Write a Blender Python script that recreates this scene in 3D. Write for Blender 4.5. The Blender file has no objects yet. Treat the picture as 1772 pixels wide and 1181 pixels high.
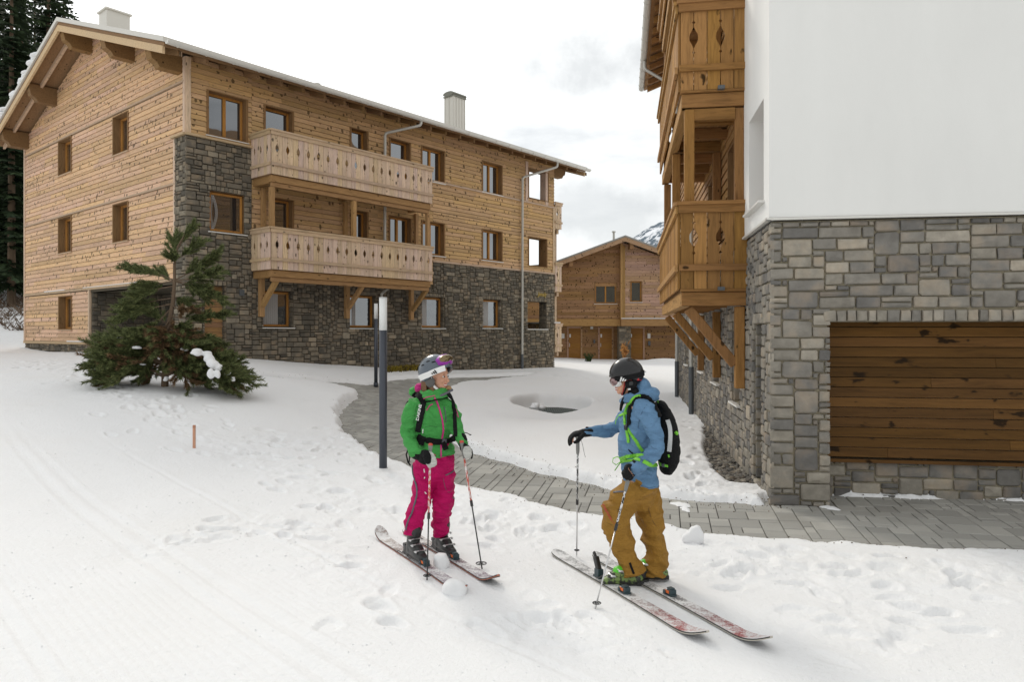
import bpy, bmesh, math, random
import numpy as np
from mathutils import Vector, Matrix
from mathutils.bvhtree import BVHTree
random.seed(7); rng = np.random.default_rng(7)
S = bpy.context.scene; COL = S.collection; R = math.radians

# ---------------- camera, world, sun, exposure ----------------
F = 1253.0; CX = 886.0; HY = 578.0; HC = 2.0          # photograph: focal length in pixels, centre column, horizon row, eye height
cam = bpy.data.cameras.new('camera'); camo = bpy.data.objects.new('camera', cam); COL.objects.link(camo)
cam.sensor_width = 36.0; cam.lens = F / 1772 * 36.0; cam.clip_end = 6000; cam.clip_start = 0.05
camo.location = (0, 0, HC); camo.rotation_euler = (R(90), 0, 0); cam.shift_y = -(590.5 - HY) / 1772
S.camera = camo
S.view_settings.view_transform = 'Standard'; S.view_settings.look = 'None'
S.view_settings.exposure = 0.30; S.view_settings.gamma = 1.0
SUN_AZ, SUN_EL = 334.0, 38.0                             # compass degrees from +Y clockwise, elevation
W = bpy.data.worlds.new('World'); S.world = W; W.use_nodes = True
nt = W.node_tree; nt.nodes.clear()
def N(t, k, **kw):
    n = t.nodes.new(k)
    for a, b in kw.items():
        if a in n.inputs.keys(): n.inputs[a].default_value = b
        else: setattr(n, a, b)
    return n
out = N(nt, 'ShaderNodeOutputWorld'); bg = N(nt, 'ShaderNodeBackground', Strength=0.1)
sky = N(nt, 'ShaderNodeTexSky', sky_type='NISHITA', sun_disc=False, sun_elevation=R(SUN_EL), sun_rotation=R(SUN_AZ), altitude=1500.0)
tc = N(nt, 'ShaderNodeTexCoord'); mp = N(nt, 'ShaderNodeMapping'); mp.inputs['Scale'].default_value = (1, 1, 3.2)
mp.inputs['Location'].default_value = (0.35, 0.1, 0.5)
n1 = N(nt, 'ShaderNodeTexNoise', Scale=2.3, Detail=7.0, Roughness=0.58)
cr = N(nt, 'ShaderNodeValToRGB'); e = cr.color_ramp.elements
e[0].position = 0.36; e[0].color = (8.4, 8.4, 8.2, 1); e[1].position = 0.70; e[1].color = (4.9, 5.05, 5.1, 1)
x_ = e.new(0.54); x_.color = (7.7, 7.75, 7.6, 1)
mx = N(nt, 'ShaderNodeMix', data_type='RGBA'); mx.inputs[0].default_value = 0.93
L = nt.links.new
# thin cloud glows around the veiled sun
_sd = (math.sin(R(SUN_AZ)) * math.cos(R(SUN_EL)), math.cos(R(SUN_AZ)) * math.cos(R(SUN_EL)), math.sin(R(SUN_EL)))
dp_ = nt.nodes.new('ShaderNodeVectorMath'); dp_.operation = 'DOT_PRODUCT'; dp_.inputs[1].default_value = _sd
m1n = nt.nodes.new('ShaderNodeMath'); m1n.operation = 'MAXIMUM'; m1n.inputs[1].default_value = 0.0
m2n = nt.nodes.new('ShaderNodeMath'); m2n.operation = 'POWER'; m2n.inputs[1].default_value = 5.0
m3n = nt.nodes.new('ShaderNodeMath'); m3n.operation = 'MULTIPLY_ADD'; m3n.inputs[1].default_value = 0.75; m3n.inputs[2].default_value = 1.0
vs_ = nt.nodes.new('ShaderNodeVectorMath'); vs_.operation = 'SCALE'
L(tc.outputs['Generated'], dp_.inputs[0]); L(dp_.outputs['Value'], m1n.inputs[0]); L(m1n.outputs[0], m2n.inputs[0]); L(m2n.outputs[0], m3n.inputs[0]); L(m3n.outputs[0], vs_.inputs['Scale'])
L(tc.outputs['Generated'], mp.inputs[0]); L(mp.outputs[0], n1.inputs['Vector']); L(n1.outputs[0], cr.inputs[0])
# two soft grey cloud banks low over the courtyard
sx_ = nt.nodes.new('ShaderNodeSeparateXYZ'); L(tc.outputs['Generated'], sx_.inputs[0])
def wm(op, a, b=None, c=None, clamp=False):
    n = nt.nodes.new('ShaderNodeMath'); n.operation = op; n.use_clamp = clamp
    for i, q in enumerate((a, b, c)):
        if q is None: continue
        if isinstance(q, (int, float)): n.inputs[i].default_value = q
        else: L(q, n.inputs[i])
    return n.outputs[0]
n2w = N(nt, 'ShaderNodeTexNoise', Scale=9.0, Detail=6.0, Roughness=0.6); L(tc.outputs['Generated'], n2w.inputs['Vector'])
tx_ = wm('DIVIDE', sx_.outputs[0], sx_.outputs[1]); tz_ = wm('DIVIDE', sx_.outputs[2], sx_.outputs[1]); bank = None
for (ax_, az_, rx_, rz_, am_) in ((.10, .385, .17, .055, .8), (.15, .165, .13, .055, .6), (-.05, .30, .3, .05, .12)):
    q1 = wm('POWER', wm('ABSOLUTE', wm('DIVIDE', wm('SUBTRACT', tx_, ax_), rx_)), 2.0); q2 = wm('POWER', wm('ABSOLUTE', wm('DIVIDE', wm('SUBTRACT', tz_, az_), rz_)), 2.0)
    q = wm('SUBTRACT', 1.35, wm('ADD', q1, q2)); q = wm('ADD', q, wm('MULTIPLY_ADD', n2w.outputs[0], 4.2, -2.3)); q = wm('MULTIPLY', wm('MULTIPLY', q, .8, clamp=True), am_)
    bank = q if bank is None else wm('MAXIMUM', bank, q)
mb_ = nt.nodes.new('ShaderNodeMix'); mb_.data_type = 'RGBA'; mb_.inputs[7].default_value = (4.75, 4.85, 4.8, 1); L(bank, mb_.inputs[0]); L(cr.outputs[0], mb_.inputs[6])
L(sky.outputs[0], mx.inputs[6]); L(mb_.outputs[2], mx.inputs[7]); L(mx.outputs[2], vs_.inputs[0]); L(vs_.outputs[0], bg.inputs[0]); L(bg.outputs[0], out.inputs[0])
sun = bpy.data.lights.new('sun', 'SUN'); sun.energy = 0.95; sun.angle = R(12); sun.color = (1, 0.93, 0.82)
suno = bpy.data.objects.new('sun', sun); COL.objects.link(suno)
_a = R(SUN_AZ); _e = R(SUN_EL); sd = Vector((math.sin(_a) * math.cos(_e), math.cos(_a) * math.cos(_e), math.sin(_e)))
suno.rotation_euler = sd.to_track_quat('Z', 'Y').to_euler(); suno.location = (0, 0, 30)

# ---------------- object helpers ----------------
def tag(o, label=None, cat=None, group=None, kind=None):
    if label: o['label'] = label
    if cat: o['category'] = cat
    if group: o['group'] = group
    if kind: o['kind'] = kind
    return o
def empty(name, loc=(0, 0, 0), rz=0, **kw):
    o = bpy.data.objects.new(name, None); COL.objects.link(o); o.location = loc; o.rotation_euler = (0, 0, rz); o.empty_display_size = .2
    return tag(o, **kw)
def link(name, me, mats, parent=None):
    o = bpy.data.objects.new(name, me); COL.objects.link(o)
    if not isinstance(mats, (list, tuple)): mats = [mats]
    for m in mats:
        if m: me.materials.append(m)
    if parent: o.parent = parent
    return o
def copy_tree(o, parent=None):
    c = o.copy(); COL.objects.link(c); c.parent = parent
    for ch in list(o.children): copy_tree(ch, c)
    return c
class MB:
    """collects shapes; mode F: (a, depth outward, z) on a wall facing -y; mode S: on a wall facing -x; W: plain xyz"""
    def __init__(s, mode='W', off=0.0): s.v = []; s.f = []; s.r = []; s.m = []; s.mode = mode; s.off = off
    def P(s, a, d, z):
        if s.mode == 'F': return (a, s.off - d, z)
        if s.mode == 'S': return (s.off - d, a, z)
        if s.mode == 'E': return (s.off + d, a, z)
        return (a, d, z)
    def add(s, vs, fs, r=None, mat=0):
        b = len(s.v); r = random.random() if r is None else r
        s.v += [s.P(*p) for p in vs]; s.r += [r] * len(vs)
        fl = s.mode in ('F', 'E')
        for f in fs:
            f = [b + i for i in f]
            s.f.append(f[::-1] if fl else f); s.m.append(mat)
    def box(s, a0, a1, d0, d1, z0, z1, r=None, mat=0):
        s.hexa([(a0, d0, z0), (a1, d0, z0), (a1, d1, z0), (a0, d1, z0), (a0, d0, z1), (a1, d0, z1), (a1, d1, z1), (a0, d1, z1)], r, mat)
    def hexa(s, p, r=None, mat=0):
        s.add(p, [(0, 3, 2, 1), (4, 5, 6, 7), (0, 1, 5, 4), (1, 2, 6, 5), (2, 3, 7, 6), (3, 0, 4, 7)], r, mat)
    def prism(s, poly, d0, d1, r=None, mat=0):        # poly in (a, z), extruded d0..d1
        n = len(poly)
        vs = [(a, d0, z) for a, z in poly] + [(a, d1, z) for a, z in poly]
        fs = [tuple(range(n)), tuple(range(2 * n - 1, n - 1, -1))] + [(i, i + n, (i + 1) % n + n, (i + 1) % n) for i in range(n)]
        s.add(vs, fs, r, mat)
    def beam(s, p, q, w, h, up=(0, 0, 1), r=None, mat=0):
        p = Vector(p); q = Vector(q); t = (q - p).normalized(); u = Vector(up)
        sd_ = t.cross(u).normalized(); u = sd_.cross(t).normalized()
        c = [(-w / 2, -h / 2), (w / 2, -h / 2), (w / 2, h / 2), (-w / 2, h / 2)]
        a = [tuple(p + sd_ * x + u * y) for x, y in c]; b = [tuple(q + sd_ * x + u * y) for x, y in c]
        s.add(a + b, [(0, 1, 2, 3), (7, 6, 5, 4), (0, 4, 5, 1), (1, 5, 6, 2), (2, 6, 7, 3), (3, 7, 4, 0)], r, mat)
    def tube(s, pts, rad, n=10, r=None, mat=0, axis=None, caps=True):
        """rad: number, list of numbers, or list of (ra, rb) with ra along axis"""
        pts = [Vector(p) for p in pts]; k = len(pts)
        if not isinstance(rad, (list, tuple)): rad = [rad] * k
        rad = [(q, q) if not isinstance(q, (list, tuple)) else q for q in rad]
        ax = Vector(axis) if axis else None; vs = []; prev = None
        for i, p in enumerate(pts):
            t = (pts[min(i + 1, k - 1)] - pts[max(i - 1, 0)]).normalized()
            if ax is not None: e1 = (ax - t * ax.dot(t)).normalized()
            elif prev is None:
                e1 = t.orthogonal().normalized()
            else: e1 = (prev - t * prev.dot(t)).normalized()
            prev = e1; e2 = t.cross(e1)
            for j in range(n):
                a = 2 * math.pi * j / n
                vs.append(tuple(p + e1 * (rad[i][0] * math.cos(a)) + e2 * (rad[i][1] * math.sin(a))))
        fs = [(i * n + j, i * n + (j + 1) % n, (i + 1) * n + (j + 1) % n, (i + 1) * n + j) for i in range(k - 1) for j in range(n)]
        if caps: fs += [tuple(range(n - 1, -1, -1)), tuple(range((k - 1) * n, k * n))]
        s.add(vs, fs, r, mat)
    def ell(s, c, rx, ry, rz, M=None, n=14, m=9, r=None, mat=0):
        vs = []; fs = []; c = Vector(c)
        for i in range(m + 1):
            ph = math.pi * i / m
            for j in range(n):
                th = 2 * math.pi * j / n
                p = Vector((rx * math.sin(ph) * math.cos(th), ry * math.sin(ph) * math.sin(th), rz * math.cos(ph)))
                vs.append(tuple(c + (M @ p if M else p)))
        for i in range(m):
            for j in range(n):
                fs.append((i * n + j, (i + 1) * n + j, (i + 1) * n + (j + 1) % n, i * n + (j + 1) % n))
        s.add(vs, fs, r, mat)
    def build(s, name, mats, parent=None, smooth=False, bevel=0, xf=None, weld=False):
        me = bpy.data.meshes.new(name); v = s.v
        if xf is not None: v = [tuple(xf @ Vector(p)) for p in v]
        me.from_pydata(v, [], s.f); 
        at = me.attributes.new('rnd', 'FLOAT', 'POINT'); at.data.foreach_set('value', np.array(s.r, dtype=np.float32))
        if any(s.m): me.polygons.foreach_set('material_index', s.m)
        if smooth: me.polygons.foreach_set('use_smooth', [True] * len(s.f))
        me.update()
        o = link(name, me, mats, parent)
        if weld:
            w = o.modifiers.new('w', 'WELD'); w.merge_threshold = 1e-4
        if bevel:
            b = o.modifiers.new('b', 'BEVEL'); b.width = bevel; b.segments = 1; b.limit_method = 'ANGLE'; b.angle_limit = R(50)
        return o

# ---------------- materials ----------------
def mat(name, col=(.5, .5, .5), rough=.6, metal=0., spec=.5, **kw):
    m = bpy.data.materials.new(name); m.use_nodes = True; b = m.node_tree.nodes['Principled BSDF']
    b.inputs['Base Color'].default_value = (*col, 1); b.inputs['Roughness'].default_value = rough
    b.inputs['Metallic'].default_value = metal; b.inputs['Specular IOR Level'].default_value = spec
    for k, v in kw.items(): b.inputs[k.replace('_', ' ')].default_value = v
    return m
def bsdf(m): return m.node_tree.nodes['Principled BSDF']
def math_(t, op, a, b=None, c=None, clamp=False):
    n = t.nodes.new('ShaderNodeMath'); n.operation = op; n.use_clamp = clamp
    for i, q in enumerate((a, b, c)):
        if q is None: continue
        if isinstance(q, (int, float)): n.inputs[i].default_value = q
        else: t.links.new(q, n.inputs[i])
    return n.outputs[0]
def ramp(t, src, stops):
    n = t.nodes.new('ShaderNodeValToRGB'); el = n.color_ramp.elements
    el[0].position = stops[0][0]; el[0].color = (*stops[0][1], 1); el[1].position = stops[-1][0]; el[1].color = (*stops[-1][1], 1)
    for p, c in stops[1:-1]: el.new(p).color = (*c, 1)
    t.links.new(src, n.inputs[0]); return n.outputs[0]
def mixc(t, f, a, b, mode='MIX'):
    n = t.nodes.new('ShaderNodeMix'); n.data_type = 'RGBA'; n.blend_type = mode
    for i, q in ((0, f), (6, a), (7, b)):
        if isinstance(q, (int, float)): n.inputs[i].default_value = q
        elif isinstance(q, tuple): n.inputs[i].default_value = (*q, 1) if len(q) == 3 else q
        else: t.links.new(q, n.inputs[i])
    return n.outputs[2]
def attr(t, name='rnd'):
    n = t.nodes.new('ShaderNodeAttribute'); n.attribute_name = name; return n.outputs['Fac']
def coords(t, scale=(1, 1, 1), rndshift=0):
    tc = t.nodes.new('ShaderNodeTexCoord'); mp = t.nodes.new('ShaderNodeMapping'); mp.inputs['Scale'].default_value = scale
    if rndshift:
        va = t.nodes.new('ShaderNodeVectorMath'); va.operation = 'ADD'
        cb = t.nodes.new('ShaderNodeCombineXYZ'); a = attr(t)
        for i, k in enumerate((rndshift, rndshift * .37, rndshift * .71)): t.links.new(math_(t, 'MULTIPLY', a, k), cb.inputs[i])
        t.links.new(tc.outputs['Object'], va.inputs[0]); t.links.new(cb.outputs[0], va.inputs[1]); t.links.new(va.outputs[0], mp.inputs[0])
    else: t.links.new(tc.outputs['Object'], mp.inputs[0])
    return mp.outputs[0]
def noise(t, vec, sc, det=4, ro=.55, out=0, dist=0.):
    n = t.nodes.new('ShaderNodeTexNoise'); n.inputs['Scale'].default_value = sc; n.inputs['Detail'].default_value = det
    n.inputs['Roughness'].default_value = ro; n.inputs['Distortion'].default_value = dist; t.links.new(vec, n.inputs['Vector']); return n.outputs[out]
def bump(m, h, strength=.4, dist=.01):
    t = m.node_tree; n = t.nodes.new('ShaderNodeBump'); n.inputs['Strength'].default_value = strength; n.inputs['Distance'].default_value = dist
    t.links.new(h, n.inputs['Height']); t.links.new(n.outputs[0], bsdf(m).inputs['Normal'])
def wood(name, col, axis='x', knots=.9, vary=.32, rough=.7, grain=1.0, grey=0.0, ksz=1.0, stitch=False, soft=16, warp=0.):
    m = mat(name, col, rough, spec=.12); t = m.node_tree; b = bsdf(m)
    lo, hi = .8, 9.0
    sc = {'x': (lo, hi, hi), 'y': (hi, lo, hi), 'z': (hi, hi, lo)}[axis]
    ks = {'x': (3.4, 6.5, 6.5), 'y': (6.5, 3.4, 6.5), 'z': (6.5, 6.5, 3.4)}[axis]
    v = coords(t, sc, 13.0)
    g = noise(t, v, 3.2 * grain, 5, .62, dist=1.1); g2 = noise(t, v, 17 * grain, 2, .5)
    if stitch: ks = {'x': (7.0, 4.6, 4.6), 'y': (4.6, 7.0, 4.6), 'z': (7., 7., 4.6)}[axis]
    kv = coords(t, ks, 31.0)
    dn = noise(t, coords(t, (1, 1, 1), 13.), 9, 2)
    if warp:
        nw_ = t.nodes.new('ShaderNodeTexNoise'); nw_.inputs['Scale'].default_value = 1.6; nw_.inputs['Detail'].default_value = 3; t.links.new(kv, nw_.inputs['Vector'])
        va2 = t.nodes.new('ShaderNodeVectorMath'); va2.operation = 'MULTIPLY_ADD'; va2.inputs[1].default_value = (warp, warp, warp); t.links.new(nw_.outputs['Color'], va2.inputs[0]); t.links.new(kv, va2.inputs[2]); kv = va2.outputs[0]
    vo = t.nodes.new('ShaderNodeTexVoronoi'); vo.inputs['Scale'].default_value = 1.0; t.links.new(kv, vo.inputs['Vector'])
    sep = t.nodes.new('ShaderNodeSeparateColor'); t.links.new(vo.outputs['Color'], sep.inputs[0])
    rad = math_(t, 'MULTIPLY', sep.outputs[0], (.44 if stitch else .24) * ksz)
    rad = math_(t, 'MULTIPLY', rad, math_(t, 'ADD', dn, .4))
    k = math_(t, 'SUBTRACT', rad, vo.outputs['Distance']); k = math_(t, 'MULTIPLY', k, soft, clamp=True)
    k = math_(t, 'MULTIPLY', k, knots)
    base = ramp(t, g, [(.25, tuple(c * .55 for c in col)), (.5, col), (.8, tuple(min(1, c * 1.28) for c in col))])
    base = mixc(t, math_(t, 'MULTIPLY', g2, .35), base, tuple(c * .6 for c in col))
    a = attr(t)
    br = math_(t, 'MULTIPLY_ADD', a, vary * 2, 1 - vary)
    cb = t.nodes.new('ShaderNodeCombineColor'); t.links.new(br, cb.inputs[0]); t.links.new(br, cb.inputs[1])
    t.links.new(math_(t, 'MULTIPLY', br, math_(t, 'MULTIPLY_ADD', math_(t, 'FRACT', math_(t, 'MULTIPLY', a, 7.3)), .3, .85)), cb.inputs[2])
    base = mixc(t, 1.0, base, cb.outputs[0], 'MULTIPLY')
    if grey:
        gn = noise(t, coords(t, (.6, .6, .6)), 1.3, 4)
        base = mixc(t, math_(t, 'MULTIPLY', gn, grey), base, (.33, .3, .27))
    base = mixc(t, k, base, tuple(c * .11 for c in col))
    t.links.new(base, b.inputs['Base Color'])
    bump(m, math_(t, 'ADD', g, math_(t, 'MULTIPLY', g2, .5)), .5, .004)
    return m
def stone_mat(name, stops, sc=1.0):
    m = mat(name, (.2, .2, .2), .9, spec=.08); t = m.node_tree
    a = attr(t); base = ramp(t, a, stops)
    n = noise(t, coords(t, (1, 1, 1), 9.0), 9 * sc, 6, .65); n2 = noise(t, coords(t, (1, 1, 1), 17.0), 2.6 * sc, 3)
    base = mixc(t, math_(t, 'MULTIPLY', n, .8, clamp=True), base, (.105, .095, .082), 'MIX')
    f = math_(t, 'MULTIPLY_ADD', n2, 1.3, .45)
    cb = t.nodes.new('ShaderNodeCombineColor')
    for i in range(3): t.links.new(f, cb.inputs[i])
    base = mixc(t, 1.0, base, cb.outputs[0], 'MULTIPLY')
    base = mixc(t, math_(t, 'MULTIPLY', math_(t, 'SUBTRACT', n2, .5, clamp=True), 2.0), base, (.36, .26, .16))
    t.links.new(base, bsdf(m).inputs['Base Color']); bump(m, n, .9, .012); return m
M = {}
M['cladx'] = wood('cladding boards', (.60, .38, .185), 'x', .8, .15, grey=.22, stitch=True)
M['clady'] = wood('gable cladding boards', (.74, .485, .295), 'y', .8, .15, grey=.2, stitch=True)
M['plank'] = wood('bleached railing planks', (.70, .52, .37), 'z', .9, .11, grey=.15, ksz=1.2)
M['rail'] = wood('bleached rail', (.60, .43, .27), 'x', .7, .15, grey=.3)
M['raily'] = wood('bleached end rail', (.60, .43, .27), 'y', .7, .15, grey=.3)
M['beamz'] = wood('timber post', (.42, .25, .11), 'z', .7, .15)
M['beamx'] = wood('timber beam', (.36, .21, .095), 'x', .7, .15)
M['beamy'] = wood('shaded roof timber', (.25, .15, .072), 'y', .8, .15)  # darker than the other beams: shade below the roof put into the colour
M['bplank'] = wood('oiled railing planks', (.36, .19, .062), 'z', .95, .26, ksz=1.15, grain=.8, soft=9, warp=.9)
M['bbeamx'] = wood('oiled beam', (.32, .165, .058), 'x', .9, .15, grain=.8)
M['bbeamy'] = wood('oiled long beam', (.42, .24, .095), 'y', .9, .15, grain=.8)
M['bbeamz'] = wood('oiled post', (.30, .155, .055), 'z', .9, .15, grain=.8)
M['bwally'] = wood('oiled cladding', (.40, .23, .10), 'y', .8, .2)
M['panel'] = wood('dark varnished panel boards', (.15, .073, .021), 'x', .92, .30, .55, .4, ksz=1.85, soft=8, warp=1.5)
M['frame'] = wood('window frame timber', (.45, .21, .055), 'z', .2, .1, .45)
M['reveal'] = wood('window lining timber', (.26, .15, .065), 'z', .5, .15)
M['cwood'] = wood('brown chalet boards', (.34, .195, .095), 'x', .8, .18, stitch=True)
M['cwood2'] = wood('sunlit tone chalet boards', (.47, .30, .20), 'x', .7, .12, stitch=True)  # paler copy of the chalet boards: sunlight on the right bay put into colour
M['door'] = wood('door boards', (.33, .16, .045), 'x', .3, .12, .5)
M['stoneA'] = stone_mat('grey rubble stone', [(0, (.10, .09, .073)), (.35, (.135, .12, .094)), (.6, (.175, .153, .118)), (.85, (.24, .205, .152)), (1, (.38, .33, .25))])
M['stoneB'] = stone_mat('blue grey ashlar stone', [(0, (.16, .157, .155)), (.3, (.225, .218, .205)), (.55, (.295, .278, .248)), (.8, (.37, .34, .285)), (1, (.50, .455, .38))], 1.0)
M['mortarA'] = mat('mortar', (.12, .104, .078), .95, spec=.1)
M['mortarB'] = mat('sandy mortar', (.29, .255, .185), .95, spec=.1)
t = M['mortarB'].node_tree; bump(M['mortarB'], noise(t, coords(t), 60, 4), .8, .01)
M['render'] = mat('white wall render', (.72, .72, .70), .9, spec=.2)
t = M['render'].node_tree; c_ = mixc(t, noise(t, coords(t, (1.6, 1.6, .5)), .8, 6, .65), (.73, .73, .71), (.84, .84, .82)); t.links.new(c_, bsdf(M['render']).inputs['Base Color']); bump(M['render'], noise(t, coords(t), 150, 3), .25, .004)
M['metal'] = mat('zinc metal', (.66, .65, .61), .5, .15)
M['palemetal'] = mat('pale coated sheet metal', (.62, .60, .55), .5, .1)
M['pipe'] = mat('galvanised pipe', (.52, .51, .47), .5, .4)
M['darkpipe'] = mat('dark grey pipe', (.10, .11, .12), .5, .2)
M['sill'] = mat('pale sill metal', (.68, .67, .64), .5)
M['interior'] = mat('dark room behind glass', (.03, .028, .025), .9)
g = mat('window glass', (.02, .022, .025), .03, 0, .5); bsdf(g).inputs['IOR'].default_value = 1.5
t = g.node_tree; gl = t.nodes.new('ShaderNodeBsdfGlossy'); gl.inputs['Roughness'].default_value = .015; gl.inputs['Color'].default_value = (.86, .9, .95, 1)
ms = t.nodes.new('ShaderNodeMixShader'); lw = t.nodes.new('ShaderNodeLayerWeight'); lw.inputs['Blend'].default_value = .35
wv = noise(t, coords(t), 1.6, 1); bn = t.nodes.new('ShaderNodeBump'); bn.inputs['Strength'].default_value = .06; bn.inputs['Distance'].default_value = .05
t.links.new(wv, bn.inputs['Height']); t.links.new(bn.outputs[0], gl.inputs['Normal'])
t.links.new(math_(t, 'MULTIPLY_ADD', lw.outputs['Facing'], .75, .10, clamp=True), ms.inputs[0])
t.links.new(bsdf(g).outputs[0], ms.inputs[1]); t.links.new(gl.outputs[0], ms.inputs[2]); t.links.new(ms.outputs[0], t.nodes['Material Output'].inputs[0])
M['glass'] = g
M['roofing'] = mat('roof sheet', (.30, .29, .27), .6, .3)
M['curtain'] = mat('white curtain', (.42, .41, .40), .9)
# snow
sn = mat('snow', (.86, .86, .855), .75, spec=.2); t = sn.node_tree
v = coords(t); n_ = noise(t, v, 26, 5, .6); n2_ = noise(t, v, 140, 2, .6)
bump(sn, math_(t, 'ADD', n_, math_(t, 'MULTIPLY', n2_, .35)), .6, .02)
# tiny specks of dirt on the snow
vo = t.nodes.new('ShaderNodeTexVoronoi'); vo.inputs['Scale'].default_value = 2.2; t.links.new(v, vo.inputs['Vector'])
sp = math_(t, 'LESS_THAN', math_(t, 'ADD', vo.outputs['Distance'], math_(t, 'MULTIPLY', noise(t, v, 50, 2), .05)), .045)
big = noise(t, v, .5, 3)
warm = mixc(t, math_(t, 'MULTIPLY', math_(t, 'SUBTRACT', big, .5, clamp=True), .6), (.845, .85, .86), (.79, .755, .69))
t.links.new(mixc(t, math_(t, 'MULTIPLY', sp, math_(t, 'MULTIPLY_ADD', big, 2.5, -1.1, clamp=True)), warm, (.35, .27, .19)), bsdf(sn).inputs['Base Color'])
M['snow'] = sn
M['snowplain'] = mat('clean snow', (.81, .815, .825), .75, spec=.2); t = M['snowplain'].node_tree; bump(M['snowplain'], noise(t, coords(t), 35, 4), .3, .01)
pv = mat('concrete pavers', (.3, .3, .28), .85, spec=.15); t = pv.node_tree
b_ = ramp(t, attr(t), [(0, (.31, .305, .285)), (.5, (.38, .375, .35)), (1, (.46, .45, .415))])
st = noise(t, coords(t, (1, 1, 1)), .9, 4); fn = noise(t, coords(t), 45, 5, .7)
b_ = mixc(t, math_(t, 'MULTIPLY', math_(t, 'SUBTRACT', st, .52, clamp=True), 4.0, clamp=True), b_, (.26, .25, .225))
b_ = mixc(t, math_(t, 'MULTIPLY', fn, .35), b_, (.22, .21, .19)); t.links.new(b_, bsdf(pv).inputs['Base Color']); bump(pv, fn, .4, .004)
M['paver'] = pv
M['joint'] = mat('dark joint grit', (.055, .048, .04), .95, spec=.1)

# ---------------- noise and terrain ----------------
def _h(i, j, s):
    n = (i.astype(np.int64) * 374761393 + j.astype(np.int64) * 668265263 + s * 974634777) & 0xffffffff
    n = ((n ^ (n >> 13)) * 1274126177) & 0xffffffff
    return ((n ^ (n >> 16)) & 0xffff) / 65535.0
def vn(x, y, s=0):
    i = np.floor(x); j = np.floor(y); fx = x - i; fy = y - j; fx = fx * fx * (3 - 2 * fx); fy = fy * fy * (3 - 2 * fy)
    a = _h(i, j, s); b = _h(i + 1, j, s); c = _h(i, j + 1, s); d = _h(i + 1, j + 1, s)
    return (a * (1 - fx) + b * fx) * (1 - fy) + (c * (1 - fx) + d * fx) * fy - .5
def fbm(x, y, s=0, o=4):
    r = 0; am = 1
    for k in range(o): r = r + am * vn(x, y, s + k); x = x * 2.03 + 11.3; y = y * 2.03 - 7.7; am *= .5
    return r
def sstep(a, b, x): t = np.clip((x - a) / (b - a), 0, 1); return t * t * (3 - 2 * t)
CP = np.array([(0, 4, -.1), (-3, 4, -.08), (3, 4, -.1), (6, 4, -.08), (-1, 6.5, -.1), (1, 6, -.1), (3.06, 8.5, -.01), (5.5, 8.5, .01), (4.6, 6.5, -.03),
 (9, 6, 0), (9, 10, .05), (1.1, 18, -.07), (4.6, 17, 0), (5.4, 23.7, 0), (3, 13, 0), (0, 12, -.02), (5, 45, .18), (1.95, 33.9, .33), (-5.96, 24.5, .85), (-8.5, 21.5, 1.22),
 (-9.9, 21.1, 1.28), (-14.6, 25, 1.28), (-19.8, 29.5, 1.35), (-7.1, 15, .78), (-4.7, 10.8, .2), (-1.83, 10.3, -.05), (-4.16, 22.18, .36), (-8, 10, .42),
 (-12, 14, .75), (-20, 20, 1.2), (-6, 6, .05), (-10, 7, .3), (-27, 36, 2.9), (-32, 44, 4.2), (-20, 44, 3.0), (10, 60, .4), (0, 60, .6), (20, 40, .3),
 (-45, 30, 3.0), (30, 10, .2), (30, 60, .6), (-40, 8, 1.0), (0, -6, -.1), (-12, -6, 0), (12, -6, 0), (-1.5, 28, .35), (-50, 60, 9), (60, 60, 2), (-2.6, 15.5, .02), (-6.5, 19.3, .75), (-3.6, 18.5, .2)])
def _U(r2): return np.where(r2 > 1e-9, r2 * np.log(np.maximum(r2, 1e-9)), 0.)
n_ = len(CP); _x = CP[:, 0]; _y = CP[:, 1]
K = _U((_x[:, None] - _x) ** 2 + (_y[:, None] - _y) ** 2) + np.eye(n_) * .6
Pm = np.c_[np.ones(n_), _x, _y]; A_ = np.r_[np.c_[K, Pm], np.c_[Pm.T, np.zeros((3, 3))]]
WT = np.linalg.solve(A_, np.r_[CP[:, 2], 0, 0, 0])
def G(x, y):
    x = np.asarray(x, float); y = np.asarray(y, float)
    cx = np.clip(x, -55, 62); cy = np.clip(y, -8, 62)
    r = WT[n_] + WT[n_ + 1] * cx + WT[n_ + 2] * cy
    for k in range(n_): r = r + WT[k] * _U((cx - _x[k]) ** 2 + (cy - _y[k]) ** 2)
    return r
def ground_at(px, py, dz=0.):                        # where the sight line of a photo pixel meets the terrain
    ux = (px - CX) / F; uz = -(py - HY) / F; lo = 2.
    Y = np.linspace(2, 60, 3000); d = HC + uz * Y - (G(ux * Y, Y) + dz); k = np.argmax(d < 0)
    return float(ux * Y[k]), float(Y[k])
B0 = np.array([3.06, 8.5]); PB = np.array([.1530, .9882]); QB = np.array([.9882, -.1530])
_up = [(430, 651), (520, 659), (600, 664), (640, 668), (700, 657), (760, 655), (850, 653), (925, 650)]
_ret = [(905, 654), (860, 658), (800, 664), (760, 680), (745, 700), (742, 725), (762, 757), (790, 776), (816, 786), (849, 795), (885, 806), (921, 819), (972, 829), (1022, 840), (1055, 849), (1138, 864), (1219, 873), (1328, 878)]
_near = [(1772, 963), (1600, 961), (1500, 955), (1400, 946), (1300, 940), (1230, 932), (1174, 920), (1102, 909), (1037, 905), (1004, 900), (957, 889), (903, 875), (834, 858), (791, 849), (708, 811), (668, 799), (632, 775), (607, 761), (591, 739), (592, 719), (603, 700), (625, 684), (581, 671), (500, 663), (430, 655)]
PATH = [ground_at(*p) for p in _up] + [ground_at(*p) for p in _ret]
def bw(q, p): v = B0 + QB * q + PB * p; return (float(v[0]), float(v[1]))
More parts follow.
